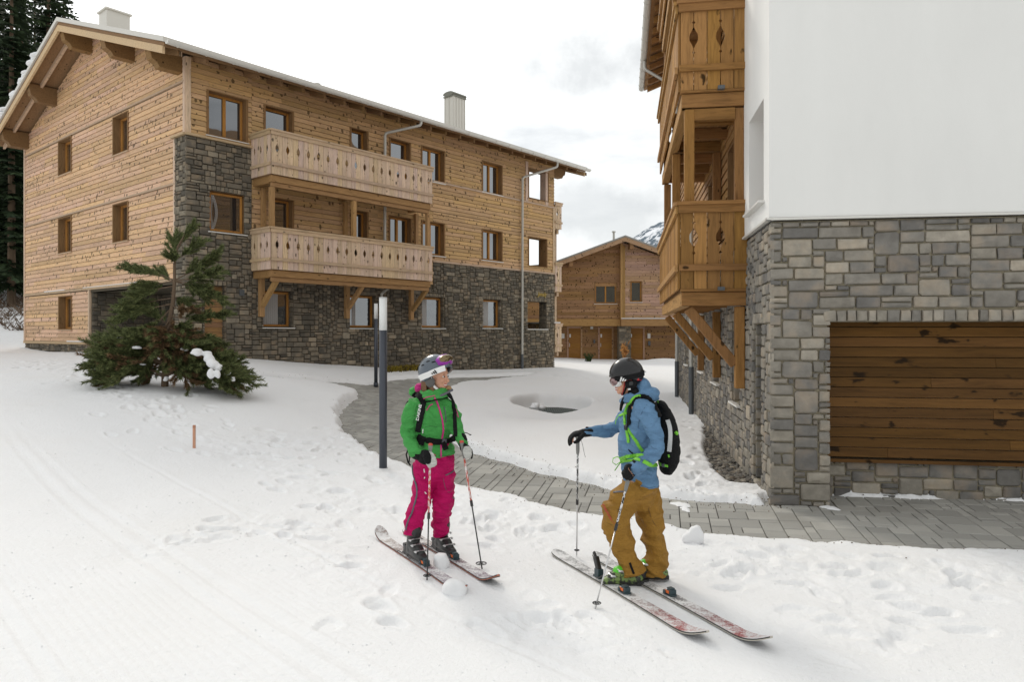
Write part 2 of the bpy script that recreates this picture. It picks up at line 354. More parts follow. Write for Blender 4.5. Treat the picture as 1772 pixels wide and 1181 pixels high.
PATH += [bw(.0, .1), bw(.55, .1), bw(.62, .52), bw(3.0, .5), bw(9, .5), bw(9, -2.6)] + [ground_at(*p) for p in _near]
PATH = np.array(PATH)
def sdf(poly, x, y):
    d = np.full(x.shape, 1e9); inside = np.zeros(x.shape, bool); n = len(poly)
    for i in range(n):
        ax, ay = poly[i]; bx, by = poly[(i + 1) % n]; ex = bx - ax; ey = by - ay
        t = np.clip(((x - ax) * ex + (y - ay) * ey) / (ex * ex + ey * ey + 1e-12), 0, 1)
        d = np.minimum(d, (x - ax - t * ex) ** 2 + (y - ay - t * ey) ** 2)
        c = ((ay > y) != (by > y)) & (x < (bx - ax) * (y - ay) / (by - ay + 1e-12) + ax); inside ^= c
    return np.where(inside, -1, 1) * np.sqrt(d)
GRAV = np.array([bw(-.1, .95), bw(-.36, 1.1), bw(-.46, 2.1), bw(-.4, 3.6), bw(-.2, 5.5), bw(-.05, 7), bw(.1, 7), bw(.1, .95)])
A0 = np.array([-9.27, 20.6]); UA = np.array([.6448, .7643]); VA = np.array([-.7643, .6448])
def snow(x, y):
    g = G(x, y); s = sdf(PATH, x, y) + .13 * fbm(x * 2.2, y * 2.2, 3, 5)
    mound = np.exp(-(((x - .9) / 3.2) ** 2 + ((y - 16.5) / 5.5) ** 2))
    tb = .10 + .17 * mound + .05 * fbm(x * .35, y * .35, 9, 3)
    tb = tb * (1 - .85 * np.exp(-((x - 1.1) / 1.5) ** 2 - ((y - 17.2) / 1.4) ** 2))
    tb = tb + .13 * np.exp(-(((x + 4.6) / 2.0) ** 2 + ((y - 16.5) / 3.5) ** 2))          # thick shovelled edge left of the path
    tb = tb + .28 * np.exp(-(((x - 9.3) / 1.6) ** 2 + ((y - 44) / 1.5) ** 2))           # heap in front of the far chalet
    tr = sstep(0, .16, s) ** .6
    wl = (x - B0[0]) * QB[0] + (y - B0[1]) * QB[1]; tb = tb * (1 - .6 * np.exp(-(wl / 1.0) ** 2) * sstep(8.5, 9.5, y) * sstep(24, 20, y))
    z = g - .06 + tr * (tb + .06)
    # bank with tree well
    z = z + .015 * fbm(x * 1.3, y * 1.3, 21, 5) * tr
    # trampled trails
    tram = np.zeros(x.shape)
    for line, w in TRAILS:
        for (a, b) in zip(line[:-1], line[1:]):
            ex, ey = b[0] - a[0], b[1] - a[1]; t = np.clip(((x - a[0]) * ex + (y - a[1]) * ey) / (ex * ex + ey * ey), 0, 1)
            d = np.hypot(x - a[0] - t * ex, y - a[1] - t * ey); tram = np.maximum(tram, np.exp(-(d / w) ** 2))
    lump = fbm(x * 4.2, y * 4.2, 31, 4); lump = np.where(lump < 0, lump * 1.35, lump * .7)
    z = z + tr * tram * (.034 * lump + .016 * fbm(x * 12, y * 12, 44, 3))
    z = z + tr * .0035 * fbm(x * 6, y * 16, 51, 3)
    # groomed corduroy and ski tracks lower left
    gm = sstep(-.2, -1.4, x + .18 * (y - 4)) * sstep(7.2, 5.2, y)
    cc = x * .72 + y * .70
    z = z + tr * gm * .002 * np.sin(cc * 95)
    for c0, wd in ((-.2, .045), (.02, .045), (1.05, .04), (2.1, .05), (2.3, .05), (3.25, .035)):
        q = cc - c0 - .06 * np.sin(x * .7 + c0); z = z - tr * .009 * np.exp(-(q / wd) ** 2) * sstep(12, 8, y) + tr * .006 * np.exp(-((np.abs(q) - wd * 1.6) / .03) ** 2) * sstep(12, 8, y)
    # hollow with drain grate
    hx = (x - 1.08) / (1.02 + .1 * fbm(y * 1.5, x, 5, 2)); hy = (y - 19.8) / 1.7; hr = np.sqrt(hx * hx + hy * hy) + .10 * fbm(x * 1.7, y * 1.1, 8, 3)
    hz = sstep(1.08, .86, hr); z = z * (1 - hz) + hz * (g - .16) + .09 * np.exp(-((hr - 1.15) / .16) ** 2) * sstep(19.3, 20.6, y)
    # gravel strip at the wall
    gs = sdf(GRAV, x, y) + .06 * fbm(x * 5, y * 5, 13, 3); gt = sstep(.05, -.08, gs); z = z * (1 - gt) + gt * (g - .05)
    # footprints
    return z, tr
def pxl(*p): return [ground_at(*q, dz=.1) for q in p]
TRAILS = [(pxl((60, 625), (210, 680), (330, 745), (430, 790), (560, 850), (690, 900), (800, 950)), .42),
          (pxl((400, 770), (620, 760), (700, 840), (950, 930), (1200, 985), (1600, 1000), (1772, 990)), .55),
          (pxl((600, 960), (760, 1020), (950, 1080), (1250, 1110), (1500, 1090)), .5), (pxl((250, 960), (450, 900), (620, 930)), .3),
          (pxl((850, 800), (1010, 830), (1180, 850), (1310, 865)), .45), (pxl((1200, 700), (1230, 760), (1250, 840)), .6), (pxl((960, 650), (1050, 655), (1165, 665)), 1.0)]
# ground mesh: one snow sheet out to the horizon, finest where it is seen closest
cs = np.linspace(-.80, .80, 861); oc = .80 + (np.linspace(0, 1, 26)[1:] ** 2.2) * 1.0
rows = np.concatenate([np.linspace(-8, 2.2, 12)[:-1], 2.2 * np.exp(np.linspace(0, np.log(62 / 2.2), 800)), 62 + (np.linspace(0, 1, 20)[1:] ** 2) * 900])
YY = rows[:, None] * np.ones((1, len(cs) + 2 * len(oc)))
wid = np.maximum(rows, 2.2)[:, None]
core = cs[None, :] * (wid + .6); ext = (oc - .80)[None, :] * (60 + wid * 1.5) + .80 * (wid + .6)
XX = np.concatenate([-ext[:, ::-1], core, ext], 1)
ZZ, TR = snow(XX, YY)
FOOT = []
def feet(line, n, spread, big=1.0):
    ln = [np.array(p) for p in line]; seg = list(zip(ln[:-1], ln[1:])); L_ = [np.linalg.norm(b - a) for a, b in seg]
    for k in range(n):
        a, b = random.choices(seg, L_)[0]; t = random.random(); c = a + (b - a) * t; d = (b - a) / (np.linalg.norm(b - a) + 1e-9)
        c = c + np.array([-d[1], d[0]]) * random.gauss(0, spread); an = math.atan2(d[1], d[0]) + random.gauss(0, .5)
        FOOT.append((c[0], c[1], an, .125 * big * random.uniform(.75, 1.2), .06 * big * random.uniform(.8, 1.4), random.uniform(.018, .045)))
feet(TRAILS[0][0], 70, .4); feet(TRAILS[1][0], 95, .5); feet(TRAILS[2][0], 26, .5, 1.0); feet(TRAILS[3][0], 14, .3); feet(TRAILS[4][0], 26, .3)
feet(TRAILS[5][0], 40, .5); feet(pxl((1180, 960), (1400, 1010), (1700, 1060)), 24, .6, 1.0); feet(pxl((300, 1000), (700, 1080)), 3, .4)
feet(pxl((240, 690), (420, 780), (520, 790)), 26, .5); feet(pxl((830, 870), (930, 1000), (1000, 1100)), 24, .35)
for fx, fy, an, a, b, dp in FOOT:
    r0 = np.searchsorted(rows, fy - .45); r1 = np.searchsorted(rows, fy + .45)
    if r1 <= r0: continue
    dx = XX[r0:r1] - fx; dy = YY[r0:r1] - fy; ca, sa = math.cos(an), math.sin(an)
    u = (dx * ca + dy * sa) / a; w = (-dx * sa + dy * ca) / b; rr = np.sqrt(u * u + w * w) + .12 * np.sin(3 * np.arctan2(w, u) + fx * 9)
    ZZ[r0:r1] += TR[r0:r1] * (-dp * sstep(1.25, .7, rr) + dp * .22 * np.exp(-((rr - 1.5) / .28) ** 2))
SKIS = [((-1.316, 7.14), (-.36, 5.56)), ((-1.07, 7.30), (-.11, 5.72)), ((.389, 6.59), (1.26, 4.66)), ((.745, 6.48), (1.63, 4.55))]
for (a, b) in SKIS:                                   # snow packed flat under the skis
    a = np.array(a); b = np.array(b); r0 = np.searchsorted(rows, 4.0); r1 = np.searchsorted(rows, 8.0); e2 = b - a
    X_, Y_ = XX[r0:r1], YY[r0:r1]; tt = np.clip(((X_ - a[0]) * e2[0] + (Y_ - a[1]) * e2[1]) / (e2 @ e2), 0, 1)
    dd = np.hypot(X_ - a[0] - tt * e2[0], Y_ - a[1] - tt * e2[1]); w1 = sstep(.75, .12, dd) * TR[r0:r1]; w2 = sstep(.12, .05, dd)
    zz_ = ZZ[r0:r1]; zz_ = zz_ * (1 - w1 * .82) + w1 * .82 * 0.0; ZZ[r0:r1] = zz_ * (1 - w2) + w2 * -.004
nr, nc = XX.shape
me = bpy.data.meshes.new('snow_ground'); idx = np.arange(nr * nc).reshape(nr, nc)
q = np.stack([idx[:-1, :-1], idx[:-1, 1:], idx[1:, 1:], idx[1:, :-1]], -1).reshape(-1, 4)
me.vertices.add(nr * nc); me.vertices.foreach_set('co', np.stack([XX, YY, ZZ], -1).reshape(-1).astype(np.float32))
me.loops.add(q.size); me.loops.foreach_set('vertex_index', q.reshape(-1).astype(np.int32))
me.polygons.add(len(q)); me.polygons.foreach_set('loop_start', (np.arange(len(q)) * 4).astype(np.int32)); me.polygons.foreach_set('loop_total', np.full(len(q), 4, np.int32))
me.update(calc_edges=True); me.polygons.foreach_set('use_smooth', [True] * len(q))
tag(link('snow_ground', me, M['snow']), kind='structure')
def SZ(x, y):
    r = int(np.clip(np.searchsorted(rows, y), 0, nr - 1)); c = int(np.argmin(np.abs(XX[r] - x))); return float(ZZ[r, c])

# path: bed and pavers
def packer(w, h, sizes):
    occ = np.zeros((w, h), bool); res = []
    for j in range(h):
        for i in range(w):
            if occ[i, j]: continue
            for (a, b) in random.sample(sizes, len(sizes)) + [(1, 1)]:
                if i + a <= w and j + b <= h and not occ[i:i + a, j:j + b].any():
                    occ[i:i + a, j:j + b] = True; res.append((i, j, a, b)); break
    return res
pd = np.array([.206, .978]); pr = np.array([.978, -.206]); org = np.array([-9.5, 5.0])
mb = MB(); cell = .105
tiles = packer(163, 310, [(2, 3), (2, 2), (3, 2), (2, 1), (2, 3), (1, 2), (2, 2), (3, 3)])
cen = np.array([org + pr * (i + a / 2) * cell + pd * (j + b / 2) * cell for i, j, a, b in tiles]); cen0 = cen
keep = sdf(PATH, cen[:, 0], cen[:, 1]) < .25
for (i, j, a, b), k in zip(tiles, keep):
    if not k: continue
    g_ = .0045; dz = random.uniform(-.003, .003); top = []; mid = []
    for sx, sy in ((0, 0), (1, 0), (1, 1), (0, 1)):
        for lst, gg in ((top, g_ + .006), (mid, g_)):
            u = i * cell + (a * cell if sx else 0) + (-gg if sx else gg); w = j * cell + (b * cell if sy else 0) + (-gg if sy else gg)
            lst.append(org + pr * u + pd * w)
    P_ = np.array(top + mid); zz = G(P_[:, 0], P_[:, 1])
    vs = [(P_[k][0], P_[k][1], zz[k] + dz) for k in range(4)] + [(P_[4 + k][0], P_[4 + k][1], zz[4 + k] + dz - .006) for k in range(4)] + [(P_[4 + k][0], P_[4 + k][1], zz[4 + k] - .035) for k in range(4)]
    mb.add(vs, [(0, 1, 2, 3)] + [(k, k + 4, (k + 1) % 4 + 4, (k + 1) % 4) for k in range(4)] + [(k + 4, k + 8, (k + 1) % 4 + 8, (k + 1) % 4 + 4) for k in range(4)])
tag(mb.build('path', M['paver']), kind='structure')
mb = MB(); gx = np.arange(-10, 13, .5); gy = np.arange(4, 32, .5)
GX, GY = np.meshgrid(gx, gy, indexing='ij'); sdm = sdf(PATH, GX, GY); GZ = G(GX, GY) - .022
for i in range(len(gx) - 1):
    for j in range(len(gy) - 1):
        if sdm[i, j] < .7: mb.add([(GX[a, b], GY[a, b], GZ[a, b]) for a, b in ((i, j), (i + 1, j), (i + 1, j + 1), (i, j + 1))], [(0, 1, 2, 3)], .5)
tag(mb.build('path_bed', M['joint']), kind='structure')
# small remains of snow lying on the pavers
def snow_blob(px, py, rx, ry, h, z=None):
    x, y = ground_at(px, py); z = float(G(x, y)) if z is None else z; mb = MB(); n = 22; vs = [(x, y, z + h)]
    for k, (s, hh) in enumerate(((.5, .85), (.8, .45), (1, -.01))):
        for i in range(n):
            a = 2 * math.pi * i / n; r = s * (1 + .28 * math.sin(a * 2 + px) + .16 * math.sin(a * 5 + py) + random.uniform(-.06, .06)); vs.append((x + rx * r * math.cos(a), y + ry * r * math.sin(a), z + h * hh))
    fs = [(0, 1 + i, 1 + (i + 1) % n) for i in range(n)]
    for k in range(2): fs += [(1 + k * n + i, 1 + (k + 1) * n + i, 1 + (k + 1) * n + (i + 1) % n, 1 + k * n + (i + 1) % n) for i in range(n)]
    mb.add(vs, fs); return mb
for (px, py, a, b, lab) in ((1178, 874, .10, .12, 'small rounded slush patch on the pavers just beside the snow edge'), (1186, 882, .06, .10, 'smaller slush patch on the pavers nearer the camera'),
                            (1436, 880, .09, .10, 'patch of melting snow on the pavers at the foot of the stone pier')):
    tag(snow_blob(px, py, a, b, .02).build('snow_patch', M['snowplain'], smooth=True), lab, 'snow patch', 'patches of snow left on the path')
# ---------------- building helpers ----------------
def cuts(a0, a1, hs): return sorted(set([a0, a1] + [min(max(q, a0), a1) for q in hs]))
def plate(mb, a0, a1, z0, z1, holes, th=.3, front=-.012):
    A = cuts(a0, a1, [h[0] for h in holes] + [h[1] for h in holes]); Z = cuts(z0, z1, [h[2] for h in holes] + [h[3] for h in holes])
    for i in range(len(A) - 1):
        z_ = None
        for j in range(len(Z) - 1):
            ca, cz = (A[i] + A[i + 1]) / 2, (Z[j] + Z[j + 1]) / 2
            if not any(h[0] < ca < h[1] and h[2] < cz < h[3] for h in holes): mb.box(A[i], A[i + 1], -th, front, Z[j], Z[j + 1], .5)
def boards(mb, a0, a1, z0, z1, h, holes=(), lim=None, lens=(2.2, 4.5), proud=.03, m=0):
    z = z0
    while z < z1 - .01:
        zt = min(z + h, z1); Z = cuts(z, zt, [q[2] for q in holes] + [q[3] for q in holes])
        js = []; a = a0 + random.uniform(.3, lens[1])
        while a < a1: js.append(a); a += random.uniform(*lens)
        rr = [random.random() for _ in range(len(js) + 1)]
        for k in range(len(Z) - 1):
            zc = (Z[k] + Z[k + 1]) / 2; l0, r0 = (lim(Z[k]) if lim else (a0, a1)); l1, r1 = (lim(Z[k + 1]) if lim else (a0, a1))
            ends = cuts(a0, a1, js + [q for hh in holes if hh[2] < zc < hh[3] for q in hh[:2]])
            for i in range(len(ends) - 1):
                s, e = ends[i], ends[i + 1]; c = (s + e) / 2
                if e - s < .005 or any(hh[0] < c < hh[1] and hh[2] < zc < hh[3] for hh in holes): continue
                b0, b1, t0, t1 = max(s, l0), min(e, r0), max(s, l1), min(e, r1)
                if b1 - b0 < .01: continue
                if t1 < t0: t0 = t1 = min(max((b0 + b1) / 2, t1), t0)
                f0 = proud * (1 - .75 * (Z[k] - z) / h); f1 = proud * (1 - .75 * (Z[k + 1] - z) / h); ztop = Z[k + 1] - (.010 if Z[k + 1] >= zt - 1e-6 and h < .21 and proud > .015 else 0)
                g_ = .002; r = rr[sum(1 for q in js if q <= s + 1e-6)]
                mb.hexa([(b0 + g_, -.01, Z[k]), (b1 - g_, -.01, Z[k]), (b1 - g_, f0, Z[k]), (b0 + g_, f0, Z[k]), (t0 + g_, -.01, ztop), (t1 - g_, -.01, ztop), (t1 - g_, f1, ztop), (t0 + g_, f1, ztop)], r, m)
        z = zt
def pillow(mb, x0, x1, z0, z1, d, r, m=0, jit=.006):
    w = x1 - x0; h = z1 - z0; c = min(w, h) * random.uniform(.05, .13); vs = []
    def ring(ins, dd, rnd=True):
        o = []
        for (px, pz) in ((x0 + ins + c, z0 + ins), (x1 - ins - c, z0 + ins), (x1 - ins, z0 + ins + c), (x1 - ins, z1 - ins - c), (x1 - ins - c, z1 - ins), (x0 + ins + c, z1 - ins), (x0 + ins, z1 - ins - c), (x0 + ins, z0 + ins + c)):
            o.append((px + random.uniform(-jit, jit), dd + random.uniform(-jit, jit) * .6, pz + random.uniform(-jit, jit)))
        return o
    vs = ring(0, -.012) + ring(.0, d * .6) + ring(.008 + .02 * min(w, h), d); n = 8
    fs = [(i, (i + 1) % n, n + (i + 1) % n, n + i) for i in range(n)] + [(n + i, n + (i + 1) % n, 2 * n + (i + 1) % n, 2 * n + i) for i in range(n)]
    cx, cz = (x0 + x1) / 2, (z0 + z1) / 2; vs.append((cx + random.uniform(-.2, .2) * w, d + random.uniform(.0, .012), cz + random.uniform(-.2, .2) * h))
    fs += [(2 * n + i, 2 * n + (i + 1) % n, 3 * n) for i in range(n)]
    mb.add(vs, [f[::-1] for f in fs], r, m)
def stones(mb, a0, a1, z0, z1, cell, holes=(), d=.03, quoin=(), soldier=True, sizes=None, lo=0., hi=.8):
    nw = max(1, round((a1 - a0) / cell)); nh = max(1, round((z1 - z0) / cell)); cw = (a1 - a0) / nw; ch = (z1 - z0) / nh
    sizes = sizes or [(3, 2), (4, 2), (5, 2), (2, 2), (4, 2), (5, 2), (6, 2), (3, 2), (4, 1), (5, 1), (3, 1), (4, 3), (5, 2), (2, 2)]
    occ = np.zeros((nw, nh), bool)
    for h in holes:
        top = h[3] + (.13 if soldier else 0)
        i0, i1 = round((h[0] - a0) / cw), round((h[1] - a0) / cw); j0, j1 = round((h[2] - z0) / ch), round((top - z0) / ch)
        occ[max(i0, 0):max(i1, 0), max(j0, 0):max(j1, 0)] = True
        if soldier:
            x = h[0] - .05
            while x < min(h[1], a1) - .02:
                w = random.uniform(.09, .16); x2 = min(x + w, h[1] + .05); pillow(mb, x + .006, x2 - .006, h[3] + .004, h[3] + .13, d * 1.15, random.uniform(.5, .95)); x = x2
    wts = list(range(len(sizes)))
    for j in range(nh):
        i = 0
        while i < nw:
            if occ[i, j]: i += 1; continue
            random.shuffle(wts)
            for k in wts + [-1]:
                a, b = sizes[k] if k >= 0 else (1, 1)
                if i + a <= nw and j + b <= nh and not occ[i:i + a, j:j + b].any(): break
            occ[i:i + a, j:j + b] = True
            x0, x1, y0, y1 = a0 + i * cw, a0 + (i + a) * cw, z0 + j * ch, z0 + (j + b) * ch
            q = any(abs(x0 - e) < .1 or abs(x1 - e) < .1 for e in quoin)
            r = random.uniform(.45, .98) if q and random.random() < .75 else (random.uniform(lo, hi) if random.random() < .86 else random.uniform(.7, 1))
            gp = .005 + cell * .06
            pillow(mb, x0 + gp, x1 - gp, y0 + gp, y1 - gp, d * random.uniform(.6, 1.25), r, jit=cell * .08)
            i += a
def window(par, mode, off, a0, a1, z0, z1, dep=.2, two=True, sill='sill', lining=True, trim='reveal', curtain=None, fw=.065, split=.5, label=None):
    mb = MB(mode, off); w = .03
    if lining:
        for (p, q, s, t_) in ((a0 - .035, a0 + w, z0, z1), (a1 - w, a1 + .035, z0, z1), (a0 + w, a1 - w, z1 - w, z1), (a0 + w, a1 - w, z0, z0 + w)): mb.box(p, q, -dep - .05, .045, s, t_, .5)
    else:
        for (p, q, s, t_) in ((a0 - .01, a0 + .01, z0, z1), (a1 - .01, a1 + .01, z0, z1), (a0 + .01, a1 - .01, z1 - .01, z1 + .01)): mb.box(p, q, -dep - .05, -dep + .06, s, t_, .5)
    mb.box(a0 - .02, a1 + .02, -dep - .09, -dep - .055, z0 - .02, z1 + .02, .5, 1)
    root = mb.build('window', [M[trim], M['interior']], par)
    if label: root['label'] = label
    i0, i1, j0, j1 = a0 + w, a1 - w, z0 + w, z1 - w; mf = MB(mode, off)
    mf.box(i0, i0 + fw, -dep - .05, -dep + .03, j0, j1, .4); mf.box(i1 - fw, i1, -dep - .05, -dep + .03, j0, j1, .6)
    mf.box(i0 + fw, i1 - fw, -dep - .05, -dep + .027, j1 - fw, j1, .5); mf.box(i0 + fw, i1 - fw, -dep - .05, -dep + .027, j0, j0 + fw, .5)
    if two: c = i0 + (i1 - i0) * split; mf.box(c - fw * .7, c + fw * .7, -dep - .048, -dep + .036, j0 + fw, j1 - fw, .7)
    mf.build('frame', M['frame'], root, bevel=.005)
    mp_ = MB(mode, off); mp_.box(i0 + fw * .8, i1 - fw * .8, -dep - .03, -dep - .015, j0 + fw * .8, j1 - fw * .8); mp_.build('pane', M['glass'], root)
    if curtain:
        mc = MB(mode, off); n = 14; c0, c1 = curtain
        for k in range(n):
            x = c0 + (c1 - c0) * k / n; mc.box(x, x + (c1 - c0) / n * .8, -dep - .012, -dep - .006 + .004 * (k % 2), j0 + fw, j1 - fw)
        mc.build('curtain', M['curtain'], root)
    if sill:
        ms_ = MB(mode, off); ms_.box(a0 - .06, a1 + .06, -dep, .075, z0 - .035, z0 - .004, .5); ms_.build('sill', M[sill], root, bevel=.004)
    return root
def railing(par, mode, off, a0, a1, z0, z1, mats, pw=.18, first=1, every=2, th=.03, ns=1.0, capw=.05, low=.3, gap=.004):
    mb = MB(mode, off); n = max(1, round((a1 - a0) / pw)); pw = (a1 - a0) / n; zc = z0 + (z1 - z0) * .60
    prof = [(-.235, 0), (-.215, .02), (-.195, 0), (-.15, 0), (-.10, .02), (-.05, .05), (0, .056), (.05, .05), (.10, .02), (.15, 0), (.195, 0), (.215, .02), (.235, 0)]
    for i in range(n):
        x0, x1 = a0 + i * pw + gap, a0 + (i + 1) * pw - gap; dj = random.uniform(-.003, .003)
        R_ = [(x1, z0)] + ([(x1 - q * ns, zc + p * ns) for p, q in prof] if i + 1 < n and (i + 1) % every == first % every else []) + [(x1, z1 - .02)]
        L_ = [(x0, z1 - .02)] + ([(x0 + q * ns, zc + p * ns) for p, q in prof[::-1]] if i > 0 and i % every == first % every else []) + [(x0, z0)]
        mb.prism(R_ + L_, dj, th + dj)
    mb.box(a0 - .03, a1 + .03, th + .004, th + .04, z1 - .13, z1 - .02, None, 1)
    mb.box(a0 - .05, a1 + .05, -.05, th + .065, z1 - .02, z1 + .03, None, 1)
    mb.box(a0 - .02, a1 + .02, th + .004, th + .05, z0 + low - .045, z0 + low + .045, None, 1)
    return mb.build('railing', mats, par)
def gutter(par, y, x0, x1, z, axis='x', m='metal', sgn=-1):
    mb = MB(); n = 8; vs = []; 
    for k, x in enumerate((x0, x1)):
        for rr in (.105, .098):
            for j in range(n + 1):
                a = math.pi * j / n; p = (y + rr * math.cos(a), z - rr * math.sin(a)); vs.append((x, p[0], p[1]) if axis == 'x' else (p[0], x, p[1]))
    m1 = n + 1; fs = [(j, j + 1, j + 1 + 2 * m1, j + 2 * m1) for j in range(n)] + [(m1 + j + 1, m1 + j, m1 + j + 2 * m1, m1 + j + 1 + 2 * m1) for j in range(n)]
    for e_ in (0, 2 * m1): fs.append(tuple(e_ + j for j in range(m1)))
    mb.add(vs, fs, .5); k = x0 + .3
    while k < x1:
        pts = [(k, y + .113 * math.cos(math.pi * j / 6), z - .113 * math.sin(math.pi * j / 6)) for j in range(7)]
        if axis == 'y': pts = [(q[1], q[0], q[2]) for q in pts]
        mb.tube(pts, .009, 4, .2); k += .8
    return mb.build('gutter', M[m], par)
def pipe(par, pts, r=.045, name='downpipe', split=None):
    mb = MB(); pts = [Vector(p) for p in pts]
    sm = [pts[0]]
    for i in range(1, len(pts) - 1):
        a, b, c = pts[i - 1], pts[i], pts[i + 1]; d = min(.1, (b - a).length / 2, (c - b).length / 2)
        p, q = b + (a - b).normalized() * d, b + (c - b).normalized() * d
        for t_ in (0, .25, .5, .75, 1): sm.append(p * (1 - t_) ** 2 + b * 2 * t_ * (1 - t_) + q * t_ ** 2)
    sm.append(pts[-1]); mb.tube(sm, r, 12, .5)
    z = pts[-1].z + 1.4
    while z < pts[-2].z - .3: mb.tube([(pts[-1].x, pts[-1].y, z - .02), (pts[-1].x, pts[-1].y, z + .02)], r * 1.25, 10, .3); z += 1.9
    o = mb.build(name, M['pipe'], par, smooth=False)
    if split:
        mb = MB(); mb.tube([(pts[-1].x, pts[-1].y, pts[-1].z), (pts[-1].x, pts[-1].y, split)], r * 1.22, 14, .5); mb.build('standpipe', M['darkpipe'], o)
    return o

# ---------------- large chalet on the left ----------------
rzA = math.atan2(.7643, .6448)
CA = empty('chalet', (A0[0], A0[1], 0), rzA, label='three storey timber and stone apartment chalet with two carved balconies, left of the path', cat='building')
AW, AD = 17.4, 13.77; RS = .347; RIDGE = 6.9
def rooft(v): return 12.42 - RS * abs(v - RIDGE)         # roof top over gable coordinate v
# openings in the facade (u0,u1,z0,z1)
top = [(.62, 1.85, 7.80, 9.12), (2.45, 3.45, 6.75, 9.12), (5.72, 6.45, 6.75, 9.14), (7.47, 8.45, 6.75, 9.14), (9.03, 10.23, 7.88, 9.17), (12.44, 13.68, 7.92, 9.22)]
midw = [(2.7, 3.45, 3.9, 6.28), (5.75, 6.45, 3.9, 6.3), (7.45, 8.5, 3.9, 6.32), (9.05, 10.23, 5.03, 6.33), (12.44, 13.68, 5.08, 6.38)]
grd = [(2.42, 3.45, 2.2, 3.36), (5.72, 6.85, 2.2, 3.36), (9.06, 10.23, 2.22, 3.42), (12.47, 13.65, 2.24, 3.45)]
opn = [(15.5, 16.95, 8.1, 9.46), (15.5, 16.84, 5.05, 6.38), (15.42, 16.84, 2.22, 3.46)]
mid1 = (.68, 1.8, 5.0, 6.2); doorA = (.55, 1.22, 1.3, 3.42)
allh = top + midw + grd + opn + [mid1, doorA]
mb = MB('F'); plate(mb, .45, 14.95, .2, 9.95, [h for h in allh if h[0] < 15], .28); plate(mb, 14.95, AW, .2, 9.95, opn, .42)
mb.mode = 'S'; gh = [(3.85, 5.0, 7.85, 9.12), (8.7, 9.98, 7.88, 9.18), (3.85, 5.0, 4.98, 6.25), (8.7, 9.98, 4.98, 6.3), (8.68, 9.95, 2.15, 3.4)]
porch = (.68, 6.93, 1.25, 3.44)
plate(mb, 0.0, AD, .5, 9.95, gh + [porch], .28)
v_ = MB('S'); mb.prism([(0, 9.95), (AD, 9.95), (RIDGE, 12.2)], -.28, -.012, .5)
mb.mode = 'W'; mb.box(0, AW, AD - .25, AD, .5, 9.95); mb.box(AW - .25, AW, 3.6, AD - .25, .3, 9.95); mb.box(15.0, 15.2, .29, 3.6, .3, 9.95)   # loggia back wall
mb.box(15.2, AW, 3.42, 3.6, .3, 9.95)
for z in (1.0, 3.72, 6.6): mb.box(15.2, AW, .0 + .42, 3.42, z, z + .14)
mb.add([(AW, 0, 9.95), (AW, AD, 9.95), (AW, RIDGE, 12.2), (AW - .2, 0, 9.95), (AW - .2, AD, 9.95), (AW - .2, RIDGE, 12.2)], [(0, 1, 2), (5, 4, 3), (0, 3, 4, 1), (1, 4, 5, 2), (2, 5, 3, 0)], .5)
# porch room behind the gable opening
mb.box(2.4, 2.6, .28, 7.1, 1.2, 3.6); mb.box(.0, 2.6, .28, 7.1, 3.44, 3.6); mb.box(.28, 2.6, 6.93, 7.1, 1.2, 3.44)
mb.build('wall_core', M['mortarA'], CA)
mb = MB('F'); boards(mb, 2.02, 17.42, 6.75, 9.95, .15, top + [opn[0]]); boards(mb, .1, 2.02, 7.72, 9.95, .15, top[:1])
boards(mb, 2.02, 9.62, 3.9, 6.74, .15, midw + opn); boards(mb, 9.62, 17.42, 4.84, 6.74, .15, midw + opn)
fc_ = mb.build('wall_cladding', M['cladx'], CA)
mb = MB('S'); boards(mb, .70, AD, 3.62, 6.33, .152, gh + [porch]); boards(mb, .70, AD, 6.39, 7.68, .152, gh); boards(mb, .1, AD, 7.68, 9.18, .152, gh)
boards(mb, .1, AD, 9.24, 12.2, .15, (), lim=lambda z: ((z - 9.88) / RS - .0 if z > 9.92 else .1, (2 * RIDGE - (z - 9.88) / RS) if z > 9.92 else AD))
boards(mb, 7.02, AD, 1.72, 3.5, .152, gh)
mb.build('gable_cladding', M['clady'], CA)
# trim: ledge battens and corner boards
mb = MB('F'); mb.box(9.62, AW + .05, .0, .07, 7.86, 7.93, .4); mb.box(9.6, AW + .06, .0, .07, 4.77, 4.84, .4); mb.box(-.06, 2.1, 0, .13, 7.66, 7.72, .3)
mb.box(-.02, .12, 0, .045, 7.73, 9.9, .6, 1); mb.box(AW - .1, AW + .03, 0, .05, 4.85, 7.86, .3, 1); mb.box(15.28, 15.44, -.01, .05, 7.94, 9.7, .4, 1); mb.box(16.75, 16.95, -.3, .03, 7.94, 9.6, .4, 1)
mb.mode = 'S'; mb.box(.0, .12, .0, .047, 7.73, 9.9, .5, 1); mb.box(.06, AD + .05, 0, .06, 9.19, 9.24, .1); mb.box(.65, AD + .05, 0, .06, 6.33, 6.385, .1); mb.box(.65, AD + .05, 0, .075, 3.52, 3.6, .2)
mb.box(-.06, .72, 0, .13, 7.66, 7.72, .3); mb.box(.6, .7, 0, .05, 3.62, 7.66, .5, 1); mb.box(AD - .02, AD + .1, -.1, .05, 1.65, 9.9, .5, 1); mb.box(6.95, 7.07, -.02, .06, 1.68, 3.52, .2, 1); mb.box(6.95, AD + .05, 0, .08, 1.62, 1.71, .3)
mb.build('trim_board', [M['rail'], M['plank']], CA)
for q_ in ((7.2, 9.0, .0, .085, 1.712, 1.745), (9.3, 11.4, .0, .07, 3.602, 3.63), (3.0, 7.5, 0, .07, 3.602, 3.622)):
    mb = MB('S'); mb.box(*q_); mb.build('snow_on_ledge', M['snowplain'], CA)
